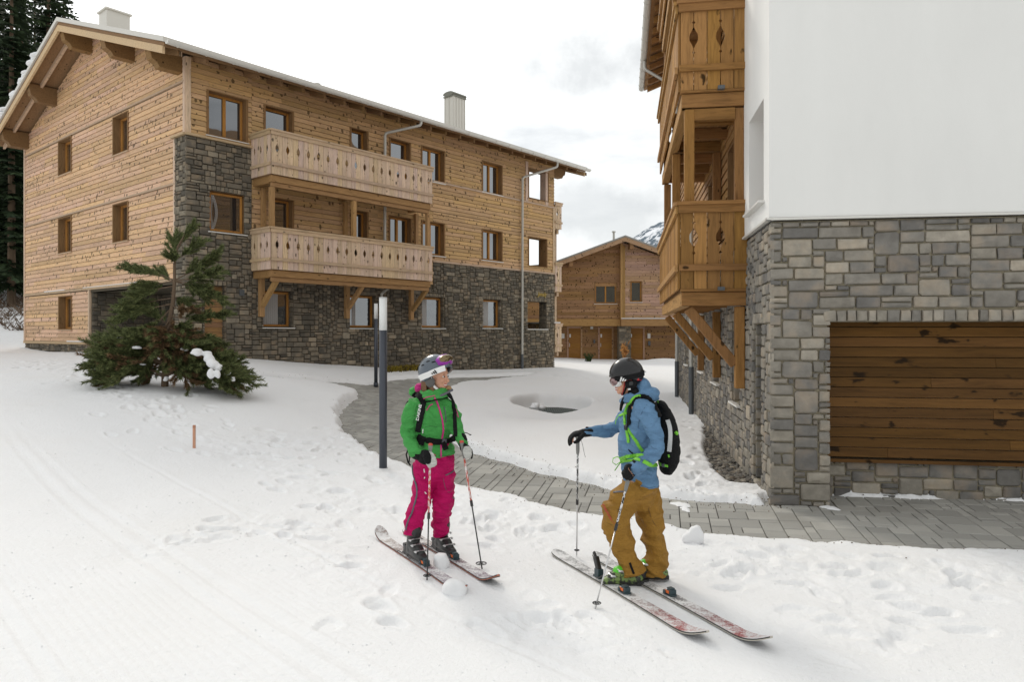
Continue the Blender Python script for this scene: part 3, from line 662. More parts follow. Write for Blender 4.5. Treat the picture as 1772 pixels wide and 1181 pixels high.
# stone
mb = MB('F', -.0); sh = [mid1, doorA]
stones(mb, -.045, 2.02, .75, 7.66, .082, sh, .05, quoin=(-.03, .68, 1.8))
stones(mb, 2.02, 9.62, .3, 3.72, .08, grd, .045, quoin=(2.42, 3.45, 5.72, 6.85, 9.06)); stones(mb, 9.62, AW + .04, .1, 4.77, .08, grd + [opn[2]], .045, quoin=(12.47, 13.65, 15.42, 16.84, AW))
mb.mode = 'S'; stones(mb, -.04, .64, .75, 7.66, .082, (), .05, quoin=(0, .6)); stones(mb, 6.93, AD, .7, 1.62, .088, (), .04)
stones(mb, 6.95, 7.0, 1.25, 3.4, .085, (), .04) 
for h in grd + [opn[2]]:
    mb.off = h[1]; stones(mb, .0, .24 if h[0] < 15 else .42, h[2], h[3], .085, (), .03)
mb.off = doorA[1]; stones(mb, 0, .25, 1.0, doorA[3], .085, (), .03)
mb.off = 2.4; stones(mb, .4, 6.9, 1.3, 3.44, .1, (), .04)
mb.mode = 'F'; mb.off = 6.93; stones(mb, .02, 2.4, 1.2, 3.44, .09, (), .04)
mb.build('stone_wall', M['stoneA'], CA)
mb = MB('F', .24); boards(mb, doorA[0], doorA[1], 1.0, doorA[3], .15); mb.build('door', M['cwood'], CA)
mb = MB('S', 2.38); boards(mb, .9, 3.6, 1.3, 3.3, .15); mb.build('porch_door', M['cwood'], CA)
mb = MB('F'); mb.box(1.6, 1.75, .04, .07, 3.15, 3.33); mb.build('vent', M['darkpipe'], CA)
# windows
window(CA, 'F', 0, *top[0], dep=.2); window(CA, 'F', 0, *top[1], dep=.2, two=False); window(CA, 'F', 0, *top[2], dep=.2, two=False); window(CA, 'F', 0, *top[3], dep=.2, two=False)
window(CA, 'F', 0, *top[4], dep=.2); window(CA, 'F', 0, *top[5], dep=.2)
window(CA, 'F', 0, *mid1, dep=.12, two=False, lining=False, label='window with a looped white curtain in the stone corner')
for h in midw[:3]: window(CA, 'F', 0, *h, dep=.2, two=(h[0] > 7), sill=None)
window(CA, 'F', 0, *midw[3], dep=.2); window(CA, 'F', 0, *midw[4], dep=.2)
window(CA, 'F', 0, *grd[0], dep=.2, two=False, lining=False, curtain=(2.55, 3.05)); window(CA, 'F', 0, *grd[1], dep=.2, two=False, lining=False, curtain=(5.95, 6.1))
window(CA, 'F', 0, *grd[2], dep=.2, two=False, lining=False, curtain=(9.2, 9.5)); window(CA, 'F', 0, *grd[3], dep=.2, two=False, lining=False, curtain=(12.6, 13.05))
for h in gh: window(CA, 'S', 0, *h, dep=.22, two=False, sill='raily')
for h, sm_ in ((opn[0], 'rail'), (opn[1], 'rail')):
    mb = MB('F'); 
    for (p, q, s, t_) in ((h[0] - .03, h[0] + .03, h[2], h[3]), (h[1] - .03, h[1] + .03, h[2], h[3]), (h[0] + .03, h[1] - .03, h[3] - .03, h[3]), (h[0] + .03, h[1] - .03, h[2], h[2] + .03)): mb.box(p, q, -.43, .045, s, t_, .5)
    mb.build('loggia_opening', M['reveal'], CA)
mb = MB('F'); mb.box(opn[2][0] - .05, opn[2][1] + .05, -.35, .08, opn[2][2] - .04, opn[2][2] - .004); mb.build('sill', M['sill'], CA)
# looped curtain lines in the corner window
mb = MB('F')
for s_ in (0, .03, .06):
    mb.tube([(.80 + s_ + .12 * math.sin(math.pi * k / 10), -.095, 5.08 + 1.0 * k / 10) for k in range(11)], .006, 5)
    mb.tube([(.80 + s_ - .06 * math.sin(math.pi * k / 10), -.095, 5.08 + 1.0 * k / 10) for k in range(11)], .006, 5)
mb.build('curtain_loop', M['curtain'], CA)
# roof
mb = MB(); e_ = -.88; E2 = 2 * RIDGE + .88; x0, x1 = -1.02, 18.75
def prof(dz, ov=0): return [(e_ - ov, rooft(e_ - ov) + dz), (RIDGE, rooft(RIDGE) + dz), (E2 + ov, rooft(E2 + ov) + dz)]
def slab(mb, x0, x1, dz0, dz1, ov=0, m=0):
    a = prof(dz0, ov); b = prof(dz1, ov); v = [(x0, *p) for p in a + b] + [(x1, *p) for p in a + b]
    mb.add(v, [(0, 1, 4, 3), (1, 2, 5, 4), (6, 9, 10, 7), (7, 10, 11, 8), (3, 4, 10, 9), (4, 5, 11, 10), (0, 6, 7, 1), (1, 7, 8, 2), (0, 3, 9, 6), (2, 8, 11, 5)], None, m)
slab(mb, x0 - .06, x1 + .06, .06, .20, .07, 0); rf = mb.build('roof', M['palemetal'], CA)
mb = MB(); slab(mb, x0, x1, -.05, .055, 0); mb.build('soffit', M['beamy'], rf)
mb = MB(); slab(mb, x0 - .02, x0 + .05, -.26, -.055, -.05); slab(mb, x1 - .05, x1 + .02, -.26, -.055, -.05); slab(mb, x0 + .45, x0 + .53, -.2, -.055, -.1)
mb.build('barge_board', M['rail'], rf)
for k in range(26):
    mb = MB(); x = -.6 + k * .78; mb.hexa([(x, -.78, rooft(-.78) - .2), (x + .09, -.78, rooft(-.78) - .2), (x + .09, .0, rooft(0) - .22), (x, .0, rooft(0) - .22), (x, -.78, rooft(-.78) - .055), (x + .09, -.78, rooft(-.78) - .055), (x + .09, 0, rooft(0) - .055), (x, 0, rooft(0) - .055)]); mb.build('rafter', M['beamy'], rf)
for v, zt in ((.35, rooft(.35) - .06), (3.5, rooft(3.5) - .06), (RIDGE, rooft(RIDGE) - .12), (10.3, rooft(10.3) - .06), (13.45, rooft(13.45) - .06)):
    mb = MB(); w = .15
    for (xa, xb, s) in ((-.93, .0, 1), (AW, AW + 1.25, -1)):
        tip, root_ = (xa, xb) if s > 0 else (xb, xa)
        p = [(tip, zt), (root_, zt), (root_, zt - .62), (tip + .28 * s, zt - .62), (tip + .2 * s, zt - .5), (tip + .06 * s, zt - .42), (tip, zt - .2)]
        n = len(p); vs = [(a, v - w, b) for a, b in p] + [(a, v + w, b) for a, b in p]
        mb.add(vs, [tuple(range(n)), tuple(range(2 * n - 1, n - 1, -1))] + [(i, i + n, (i + 1) % n + n, (i + 1) % n) for i in range(n)])
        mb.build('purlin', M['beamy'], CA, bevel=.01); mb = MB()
gutter(rf, e_ - .16, x0, x1 + .1, rooft(e_ - .1) + .10)
mb = MB(); mb.box(8.0, 8.04, -.5, -.46, 10.4, 10.6)
# snow left on the far roof slope near the verge
mb = MB()
for k in range(60):
    v = random.uniform(8.8, 13.8); x = x0 + random.uniform(-.15, .4); r = random.uniform(.15, .34); mb.ell((x + .2, v, rooft(v) + .23), r, r * 1.5, random.uniform(.07, .12), n=12, m=7)
mb.build('snow_patch', M['snowplain'], rf, smooth=True)
# chimneys
M['capmetal'] = mat('weathered cap metal', (.20, .20, .17), .6, .2)
def chimney(x0, x1, y0, y1, z0, z1, cap, fins):
    mb = MB(); mb.box(x0, x1, y0, y1, z0, z1)
    if fins:
        for k in range(5): x = x0 + (x1 - x0) * k / 4; mb.box(x - .012, x + .012, y0 - .03, y0, z0, z1)
        for k in range(3): y = y0 + (y1 - y0) * k / 2; mb.box(x0 - .03, x0, y - .012, y + .012, z0, z1)
    o = mb.build('chimney', M['palemetal'], rf); mb = MB()
    mb.box(x0 - .06, x1 + .06, y0 - .06, y1 + .06, z1 + .003, z1 + .06)
    if cap:
        for k in range(4): x = x0 + (x1 - x0) * (k + .5) / 4; mb.box(x - .06, x + .06, y0 + .04, y1 - .04, z1 + .06, z1 + .16)
        mb.tube([(x0 - .08, (y0 + y1) / 2, z1 + .15), (x1 + .08, (y0 + y1) / 2, z1 + .15)], [((y1 - y0) / 2 + .06, .12)] * 2, 12, axis=(0, 1, 0))
    mb.build('cap', M['capmetal'] if cap else M['palemetal'], o)
chimney(15.6, 16.4, 4.8, 5.4, 11.4, 13.72, True, True); chimney(.75, 1.55, 7.6, 8.3, 11.9, 13.72, False, False)
mb = MB(); mb.tube([(6.6, 3.2, 11.2), (6.6, 3.2, 11.55)], .07, 10); mb.tube([(7.4, 3.2, 11.2), (7.4, 3.2, 11.5)], .035, 8); mb.ell((6.6, 3.2, 11.56), .14, .14, .05); mb.build('vent_pipe', M['pipe'], rf)
# balconies
def balconyA(z0, zt, brackets, label):
    a0, a1, d = 2.02, 8.53, 1.1
    mb = MB('F'); mb.box(a0 + .04, a1 - .04, .03, d - .08, z0 - .02, z0 + .1, .4); mb.box(a0 + .03, a1 - .03, d - .2, d - .03, z0 - .22, z0 - .02, .6); mb.box(a0 + .06, a1 - .06, d - .17, d - .07, z0 - .36, z0 - .225, .5)
    for x in (a0 + .05, 5.2, a1 - .2): mb.box(x, x + .14, .0, d - .2, z0 - .24, z0 - .025, .3)
    bal = mb.build('balcony', M['beamx'], CA, bevel=.006); bal['label'] = label
    railing(bal, 'F', 0 - d, a0, a1, z0, zt, [M['plank'], M['rail']], .1808)
    railing(bal, 'S', a0, -d + .01, -.03, z0, zt, [M['plank'], M['raily']], .18); railing(bal, 'E', a1, -d + .01, -.03, z0, zt, [M['plank'], M['raily']], .18)
    if not brackets:
        for a in (a0 + .02, 5.05, a1 - .16):
            p = MB('F'); p.box(a, a + .14, d - .19, d - .05, z0 - 1.62, z0 - .37); p.build('post', M['beamz'], bal, bevel=.01)
        for a in (a0 + .28, 5.38, a1 + .1):
            p = MB('F'); p.box(a, a + .14, .03, .15, z0 - 2.8, z0 - .24); p.build('post', M['beamz'], bal, bevel=.01)
    else:
        for a in (2.27, 5.48, 8.4):
            p = MB('F'); p.box(a - .07, a + .09, .06, .2, z0 - 1.4, z0 - .2, .5); p.beam((a + .01, .2, z0 - 1.05), (a + .01, d - .14, z0 - .32), .13, .15, (0, -1, 1)); p.build('bracket', M['beamz'], bal, bevel=.01)
    return bal
balconyA(6.75, 8.05, False, 'upper carved timber balcony'); balconyA(3.92, 5.15, True, 'lower carved timber balcony on diagonal brackets')
for k, (z0, zt) in enumerate(((6.93, 8.15), (3.98, 5.32), (1.15, 2.46))):
    mb = MB('E', AW); mb.box(.1, 3.4, .0, .5, z0 - .02, z0 + .08); mb.box(.08, 3.4, .35, .5, z0 - .2, z0 - .022)
    if k == 1: mb.beam((.3, .1, z0 - .95), (.3, .4, z0 - .2), .12, .12, (0, 1, 1))
    if k < 2: mb.box(.2, .34, .36, .5, z0 - 1.5, z0 - .2); 
    b = mb.build('end_balcony', M['rail'], CA); railing(b, 'E', AW + .5, .04, 3.4, z0, zt, [M['plank'], M['raily']], .18); railing(b, 'F', -.04, AW + .03, AW + .53, z0, zt, [M['plank'], M['rail']], .165)
mb = MB('E', AW + .54); mb.box(.02, 3.4, -.5, .02, 2.49, 2.56); mb.build('snow_on_rail', M['snowplain'], CA)
# downpipes
zg = rooft(e_) + .02
pipe(CA, [(16.35, e_ - .12, zg + .02), (16.35, e_ - .12, zg - .25), (14.93, -.14, 8.9), (14.93, -.12, .15)], .05, split=1.1)
pipe(CA, [(8.1, e_ - .12, zg + .02), (8.1, e_ - .12, zg - .2), (7.15, -.14, 9.2), (7.15, -.12, 4.0)], .05)
pipe(CA, [(7.0, -.5, 3.6), (7.0, -.12, 3.45), (7.0, -.12, .6)], .045)
# gold lettering on the stone
def text(s, size, mat_, ext=.004, font=None, shear=0, name='lettering', bold=0):
    c = bpy.data.curves.new(name, 'FONT'); c.body = s; c.size = size; c.extrude = ext; c.shear = shear; c.align_x = 'CENTER'; c.resolution_u = 3; c.offset = bold
    o = bpy.data.objects.new(name, c); COL.objects.link(o); bpy.context.view_layer.update()
    me = bpy.data.meshes.new_from_object(o.evaluated_get(bpy.context.evaluated_depsgraph_get())); bpy.data.objects.remove(o); bpy.data.curves.remove(c)
    me.materials.clear(); return link(name, me, mat_)
M['gold'] = mat('gold paint', (.36, .25, .05), .45, .3)
o = text('Jenaly', .27, M['gold'], .012, shear=.25, bold=.004); o.parent = CA; o.location = (16.42, -.075, 3.72); o.rotation_euler = (R(90), 0, 0)
for nm, c, sz in (('window_curtain', None, 0),): pass

# ---------------- near building on the right ----------------
rzB = math.atan2(-.153, .9882)
CB = empty('apartment_house', (B0[0], B0[1], 0), rzB, label='tall apartment house with white rendered corner over blue grey stone and oiled timber balconies, right', cat='building')
BL = 15.4; BWd = 14.0
side_open = [(.98, 1.62, .1, 2.12), (2.45, 3.2, .93, 2.1), (4.75, 5.6, 1.08, 2.1), (7.4, 8.2, 1.15, 2.1), (11.2, 12.1, 1.15, 2.1)]
side_open = [(.42, 1.0, .1, 2.13), (2.35, 3.1, .93, 2.2), (4.75, 5.6, 1.08, 2.2), (7.4, 8.2, 1.15, 2.2), (11.2, 12.1, 1.15, 2.2)]
side_open[0] = (.6, 1.15, .08, 2.13)
wwin = (.28, 1.32, 3.62, 4.86)
mb = MB('S'); plate(mb, .4, BL, -.4, 3.32, side_open, .4)
mb.mode = 'F'; plate(mb, 0.0, BWd, -.4, 3.32, [(.61, 7.2, -.4, 2.14)], .38)
mb.mode = 'W'; mb.box(.6, BWd, .56, .8, -.3, .47); mb.box(.4, BWd, BL - .3, BL, -.3, 10.2); mb.box(BWd, BWd + .3, 0, BL, -.3, 10.2); mb.box(.4, 7.4, .385, .9, 2.14, 2.3)
mb.build('wall_core', M['mortarB'], CB)
mb = MB('F'); hb = [(.61, 7.2, -.3, 2.14)]
stones(mb, -.035, 6.0, -.15, 3.31, .068, hb, .028, quoin=(-.03, .61), sizes=[(4, 2), (5, 2), (3, 2), (6, 2), (4, 2), (5, 2), (2, 2), (3, 2), (7, 2), (6, 2), (3, 1), (5, 1), (2, 1), (4, 2), (5, 3), (4, 4)], lo=.05, hi=.75)
mb.off = .56; stones(mb, .62, 6.0, -.1, .46, .068, (), .03, lo=0, hi=.5, sizes=[(3, 2), (4, 2), (5, 2), (3, 1), (4, 3)])
mb.mode = 'S'; mb.off = 0; stones(mb, -.03, BL, -.25, 3.31, .07, side_open, .028, quoin=(0,), sizes=[(4, 2), (5, 2), (3, 2), (2, 2), (3, 1), (6, 2), (4, 3), (4, 2), (2, 2), (3, 2)], lo=.05, hi=.8)
mb.mode = 'F'
for h in side_open: mb.off = h[1]; stones(mb, .0, .3, h[2], h[3], .07, (), .025)
mb.build('stone_wall', M['stoneB'], CB)
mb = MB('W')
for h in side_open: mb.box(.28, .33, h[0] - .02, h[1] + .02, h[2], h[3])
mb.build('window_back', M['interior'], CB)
for h in side_open[1:]: window(CB, 'S', 0, *h, dep=.22, two=False, lining=False, trim='frame')
# timber panel closing the garage opening
mb = MB('F', .5); boards(mb, .55, 7.3, .5, 2.2, .122, (), lens=(2.0, 4.5), proud=.018); pn = mb.build('panel', M['panel'], CB); mb = MB('F', .5); mb.box(.55, 7.3, -.05, .02, .43, .47); mb.build('bottom_batten', M['panel'], pn)
mb = MB('F', .515)
for k in range(22): mb.ell((.7 + random.random() * 2.4, .035, .55 + random.random() * 1.6), .006, .004, .006, n=6, m=4)
# white rendered block
mb = MB('S', -.05); plate(mb, .25, 1.74, 3.36, 10.5, [wwin], .45, 0); mb.mode = 'F'; mb.off = -.05; plate(mb, .05 - .1, BWd, 3.36, 10.5, [], .3, 0)
mb.build('rendered_wall', M['render'], CB)
window(CB, 'S', -.05, *wwin, dep=.34, two=False, lining=False, sill='sill', trim='frame')
mb = MB('S', -.05); mb.box(-.09, 1.76, -.02, .035, 3.325, 3.352); mb.mode = 'F'; mb.off = -.05; mb.box(-.085, BWd, -.02, .035, 3.325, 3.352); mb.build('drip_strip', M['metal'], CB)
mb = MB('S'); doorsB = [(2.3, 3.4, 3.0, 5.0), (5.0, 6.2, 3.0, 5.0), (2.3, 3.4, 5.6, 7.8), (5.0, 6.2, 5.6, 7.8)]
plate(mb, 1.74, BL, 3.32, 10.6, doorsB, .3); boards(mb, 1.74, BL, 3.32, 10.6, .16, doorsB); mb.build('wall_cladding', M['bwally'], CB)
for h in doorsB: window(CB, 'S', 0, *h, dep=.2, two=True, sill=None)
def balconyB(z0, zt, kind, label):
    p0, p1, d = 1.72, 7.17, .93
    mb = MB('S'); mb.box(p0 + .05, p1 - .05, .03, d - .06, z0 - .02, z0 + .1, .4); mb.box(p0 + .02, p1 - .02, d - .16, d - .02, z0 - .24, z0 - .04, .6)
    mb2 = MB('F', p0); bal = mb.build('balcony', M['bbeamy'], CB, bevel=.006); bal['label'] = label
    mb = MB('F', p0); mb.box(-d + .02, -.02, -.14, .0, z0 - .24, z0 - .045, .5); mb.box(-d - .0, -.01, -.1, .04, z0 - .04, z0 - .003, .2)
    mb.build('cross_beam', M['bbeamx'], bal, bevel=.008)
    for q in np.linspace(p0 + 1.0, p1 - .1, 6): mb = MB('F', p0); mb.box(-d + .16, -.0, -(q - p0) - .12, -(q - p0), z0 - .2, z0 - .03); mb.build('joist', M['bbeamx'], bal)
    railing(bal, 'F', p0, -d, -.01, z0, zt, [M['bplank'], M['bbeamx']], .184, first=1, ns=1.0, gap=.006)
    railing(bal, 'S', -d, p0 + .02, p1, z0, zt, [M['bplank'], M['bbeamy']], .18, every=50, first=25)
    railing(bal, 'F', p1 - .04, -d + .05, -.01, z0, zt, [M['bplank'], M['bbeamx']], .184)
    if kind == 'bracket':
        for p in (1.85, 4.45, 7.1):
            b = MB('S'); b.box(p - .08, p + .08, .03, .16, z0 - 1.42, z0 - .25); b.beam((p, .16, z0 - 1.08), (p, d - .12, z0 - .28), .12, .14, (0, -1, 1)); b.build('bracket', M['bbeamz'], bal, bevel=.01)
    for p in (1.8, 4.4, 7.05):
        b = MB('S'); b.box(p - .07, p + .07, d - .2, d - .06, zt + .03, zt + 1.36); b.build('post', M['bbeamz'], bal, bevel=.01)
    for p in (1.82, 4.4):
        b = MB('S'); b.box(p - .07, p + .07, .03, .17, zt - .2, zt + 1.36); b.build('post', M['bbeamz'], bal, bevel=.01)
    b = MB('F', p0); b.box(-d + .2, -.17, -.12, -.02, zt + 1.2, zt + 1.36) if kind else None
    b.build('lintel', M['bbeamx'], bal)
    o = MB('F', p0); o.box(-.42, -.33, .04, .12, z0 - .03, z0 + .02); o.build('drain_spout', M['darkpipe'], bal)
balconyB(2.64, 3.85, 'bracket', 'lower oiled timber balcony on brackets'); balconyB(5.47, 6.71, 'up', 'middle oiled timber balcony'); balconyB(8.33, 9.57, 'up', 'top oiled timber balcony under the eave')
mb = MB(); qe = -1.03; zr = lambda q: 10.55 + .35 * (q + 1.03)
mb.hexa([(qe, -1.2, zr(qe)), (7, -1.2, zr(7)), (7, 17, zr(7)), (qe, 17, zr(qe)), (qe, -1.2, zr(qe) + .2), (7, -1.2, zr(7) + .2), (7, 17, zr(7) + .2), (qe, 17, zr(qe) + .2)])
mb.hexa([(7, -1.2, zr(7)), (15, -1.2, zr(-1)), (15, 17, zr(-1)), (7, 17, zr(7)), (7, -1.2, zr(7) + .2), (15, -1.2, zr(-1) + .2), (15, 17, zr(-1) + .2), (7, 17, zr(7) + .2)])
rb = mb.build('roof', M['beamx'], CB)
for k in range(26):
    mb = MB(); p = -.9 + k * .7; mb.hexa([(qe + .1, p, zr(qe) - .16), (0, p, zr(0) - .16), (0, p + .1, zr(0) - .16), (qe + .1, p + .1, zr(qe) - .16), (qe + .1, p, zr(qe)), (0, p, zr(0)), (0, p + .1, zr(0)), (qe + .1, p + .1, zr(qe))]); mb.build('rafter', M['bbeamx'], rb)
gutter(rb, qe - .08, -1.2, 17.1, zr(qe) + .12, 'y')
pipe(CB, [(qe - .05, 14.2, zr(qe)), (qe - .05, 14.2, zr(qe) - .25), (-.12, 13.96, 9.6), (-.12, 13.96, -.05)], .05, split=1.15); pipe(CB, [(-.12, 9.1, 9.9), (-.12, 9.1, 8), (-.12, 9.1, -.05)], .05, split=1.2)
# ---------------- far chalet ----------------
CC = empty('chalet', (0, 48.8, 0), 0, label='small brown gabled chalet with three doors at the end of the courtyard', cat='building')
rc = lambda x: 8.28 - .37 * abs(x - 7.44)
mb = MB('F'); cw = [(5.58, 7.04, 4.03, 5.46), (7.92, 8.68, 4.12, 5.53)]
plate(mb, -1, 15.9, 2.95, 5.2, cw, .3); mb.prism([(-1, 5.2), (15.9, 5.2), (7.44, 8.2)], -.3, -.012) ; boards(mb, -1, 7.28, 3.06, 8.2, .2, cw, lim=lambda z: (7.44 - (8.1 - z) / .37, 20.)); mb.build('wall', M['cwood'], CC)
mb = MB('F', -.35); plate(mb, 7.28, 15.9, 3.0, 5.0, cw, .34); boards(mb, 7.28, 15.9, 3.06, 8.2, .2, cw, lim=lambda z: (-9., 7.44 + (8.1 - z) / .37)); mb.build('front_bay', M['cwood2'], CC)
mb = MB('F', -.35); mb.box(7.26, 7.42, -.3, .05, 3.0, 8.05); mb.box(7.42, 7.56, 0, .08, 3.0, 7.9, .0); mb.build('corner_post', M['beamz'], CC)
mb = MB('F'); mb.box(-1, 7.3, -.2, .06, 2.52, 3.0); mb.box(7.3, 15.9, -.2, .42, 2.52, 3.0, .6); mb.build('floor_beam', M['beamx'], CC)
mb = MB('F'); mb.box(7.3, 15.9, 0, .48, 3.003, 3.05); mb.build('snow_on_ledge', M['snowplain'], CC)
mb = MB('F', 1.0); boards(mb, -1, 15.9, .1, 2.6, .2, [(3.82, 4.79, 0, 2.43), (5.96, 6.93, 0, 2.43), (8.02, 9.07, 0, 2.43)]); mb.build('ground_floor_wall', M['cwood'], CC)
mb = MB('F'); mb.box(-1, 15.9, -9, -8.8, 0, 5.5); mb.box(-1, -.8, -9, -.3, 0, 5.2); mb.box(15.7, 15.9, -9, -.3, 0, 5.2); mb.box(-1, 15.9, -1.4, -1.02, 0, 2.6); mb.build('wall_core', M['cwood'], CC)
mb = MB('F', -.02); stones(mb, 7.21, 8.02, .0, 2.55, .1, (), .03); mb.box(7.22, 8.01, -.9, 0, 0, 2.6); mb.build('stone_pier', M['stoneA'], CC)
for a0, a1 in ((3.82, 4.79), (5.96, 6.93), (8.02, 9.07)):
    mb = MB('F', .98); mb.box(a0 + .06, a1 - .06, -.06, .02, .2, 2.4); 
    for k in range(6): mb.box(a0 + .1, a1 - .1, .02, .028, .3 + k * .35, .3 + k * .35 + .33)
    dr = mb.build('door', M['door'], CC); mb = MB('F', .98); mb.box(a0 - .04, a0 + .07, -.05, .06, .15, 2.5); mb.box(a1 - .07, a1 + .04, -.05, .06, .15, 2.5); mb.box(a0 + .07, a1 - .07, -.05, .06, 2.38, 2.5); mb.build('door_frame', M['cwood2'], dr)
    mb = MB('F', .95); mb.box(a0 + .12, a0 + .22, .0, .02, 1.75, 1.98); mb.build('notice', M['render'], dr); mb = MB('F', .95); mb.box(a0 + .12, a0 + .15, .0, .05, 1.1, 1.35); mb.build('handle', M['metal'], dr)
for x, z, s in ((3.5, 1.85, .14), (9.4, 1.85, .14)):
    mb = MB('F', .96); mb.box(x - s * .7, x + s * .7, 0, .08, z - s * 1.2, z + s * 1.2); mb.build('notice_box', M['sill'], CC)
mb = MB('F', .96); mb.box(5.38, 5.56, 0, .1, 2.33, 2.5); mb.build('wall_lamp', M['sill'], CC)
mb = MB('F', .96); mb.box(5.6, 5.7, 0, .1, 1.35, 1.6); mb.box(9.35, 9.5, 0, .1, 1.2, 1.5); mb.build('letter_slot', M['darkpipe'], CC)
window(CC, 'F', 0, *cw[0], dep=.12); window(CC, 'F', -.35, *cw[1], dep=.12, two=False)
mb = MB(); 
def slc(mb, y0, y1, a, b, x0=-2.2, x1=17.0):
    P0 = [(x0, rc(x0)), (7.44, rc(7.44)), (x1, rc(x1))]; v = [(p[0], y, p[1] + dz) for y in (y0, y1) for dz in (a, b) for p in P0]
    mb.add(v, [(0, 1, 4, 3), (1, 2, 5, 4), (6, 9, 10, 7), (7, 10, 11, 8), (3, 4, 10, 9), (4, 5, 11, 10), (0, 6, 7, 1), (1, 7, 8, 2), (0, 3, 9, 6), (2, 8, 11, 5)])
slc(mb, -1.3, 9.5, .09, .2); rfc = mb.build('roof', M['roofing'], CC); mb = MB(); slc(mb, -1.2, 9.4, .0, .088); mb.build('soffit', M['cwood'], rfc); mb = MB(); slc(mb, -1.28, -1.2, -.2, .085); mb.build('barge_board', M['cwood2'], rfc)
for x in (3.9, 7.9): mb = MB(); mb.box(x - .12, x + .12, -1.1, 0, rc(x) - .5, rc(x) - .02); mb.build('purlin', M['cwood'], CC)
mb = MB(); mb.tube([(7.0, 1, 8.2), (7.0, 1, 9.0)], .08, 8); mb.tube([(7.0, 1, 8.98), (7.0, 1, 9.06)], .13, 8); mb.build('vent_pipe', M['pipe'], rfc)

# ---------------- mountains ----------------
def hill(name, x0, x1, y0, y1, zf, mt, n=150, m=60):
    xs = np.linspace(x0, x1, n); ys = np.linspace(y0, y1, m); X, Y = np.meshgrid(xs, ys, indexing='ij'); Z = zf(X, Y)
    me = bpy.data.meshes.new(name); idx = np.arange(n * m).reshape(n, m); q = np.stack([idx[:-1, :-1], idx[1:, :-1], idx[1:, 1:], idx[:-1, 1:]], -1).reshape(-1, 4)
    me.from_pydata(np.stack([X, Y, Z], -1).reshape(-1, 3).tolist(), [], q.tolist()); tag(link(name, me, mt), kind='structure')
mm = mat('snowy rock mountain', (.6, .62, .65), .9, spec=.1); t = mm.node_tree
v = coords(t, (1, 1, 1)); nn = noise(t, v, .02, 8, .68); nn2 = noise(t, v, .09, 4, .6)
k = math_(t, 'MULTIPLY', math_(t, 'SUBTRACT', math_(t, 'ADD', nn, math_(t, 'MULTIPLY', nn2, .45)), .70), 14, clamp=True)
t.links.new(mixc(t, k, (.12, .155, .19), (.78, .80, .84)), bsdf(mm).inputs['Base Color'])
hill('mountain', 60, 900, 1100, 1900, lambda X, Y: np.maximum(-5, np.clip((X - 90) / 1200., 0, 2) * 560 * np.exp(-((Y - 1500) / 330) ** 2) + 20 * fbm(X / 60, Y / 60, 4, 5) + 118 * np.exp(-((Y - 1500) / 330) ** 2)), mm, 240, 70)
hill('distant_hill', -60, 140, 700, 1000, lambda X, Y: 68 * np.exp(-((Y - 850) / 90) ** 2) * np.exp(-((X - 60) / 40) ** 2) + 8 * fbm(X / 18, Y / 30, 7, 4) - 4, mat('far forest hill', (.10, .13, .15), .95), 90, 40)
def vn3(p, s=0):
    return vn(p[:, 0] + p[:, 2] * .73, p[:, 1] - p[:, 2] * .61, s) + vn(p[:, 2] + 5.1, p[:, 0] * .8 - p[:, 1] * .5, s + 3)
# ---------------- trees and plants ----------------
def leafmat(name, c1, c2, rough=.7):
    m = mat(name, c1, rough, spec=.2); t = m.node_tree; a = attr(t)
    t.links.new(mixc(t, a, c1, c2), bsdf(m).inputs['Base Color']); return m
M['spruce'] = leafmat('spruce needles', (.012, .022, .012), (.045, .07, .028))
M['bark'] = mat('bark', (.14, .095, .06), .9); M['greenpine'] = leafmat('pine needles', (.05, .075, .028), (.22, .24, .095)); M['deadpine'] = leafmat('dead brown needles', (.11, .068, .036), (.27, .17, .088))
def spruce_mesh(H, Rr, seed):
    rs = random.Random(seed); mb = MB(); z = H * .06; k = 0
    while z < H - .3:
        f = 1 - z / H; L_ = Rr * (f ** .72) * rs.uniform(.75, 1.12) + .15; nb = 5 + int(3 * f)
        for b in range(nb):
            if rs.random() < .10: continue
            az = rs.uniform(0, 6.283); l = L_ * rs.uniform(.6, 1.1); dx, dy = math.cos(az), math.sin(az); zz = z + rs.uniform(-.2, .2)
            n = max(3, int(l / .26)); r = rs.random()
            for i in range(n):
                t_ = (i + .6) / n; px_, py_ = dx * l * t_, dy * l * t_; pz = zz - .32 * l * t_ ** 1.4 + .22 * l * max(0, t_ - .6)
                w = (.16 + .42 * (1 - t_)) * min(1, l / 1.5) + .08
                for sgn in (-1, 1):
                    for q in range(2):
                        a2 = az + sgn * rs.uniform(.5, 1.35); ln = w * rs.uniform(.6, 1.3); ex, ey = math.cos(a2) * ln, math.sin(a2) * ln; dr = rs.uniform(.1, .55) * ln
                        wx, wy = -math.sin(a2) * ln * .16, math.cos(a2) * ln * .16
                        mb.add([(px_ - wx, py_ - wy, pz), (px_ + ex * .5 - wx, py_ + ey * .5 - wy, pz - dr * .25 + .03), (px_ + ex, py_ + ey, pz - dr), (px_ + ex * .5 + wx, py_ + ey * .5 + wy, pz - dr * .4 - .04), (px_ + wx, py_ + wy, pz - .05)], [(0, 1, 2, 3, 4)], min(1, max(0, r * .5 + .5 * rs.random())))
        z += rs.uniform(.26, .44) * (.6 + .6 * f)
    return mb
_sp = []
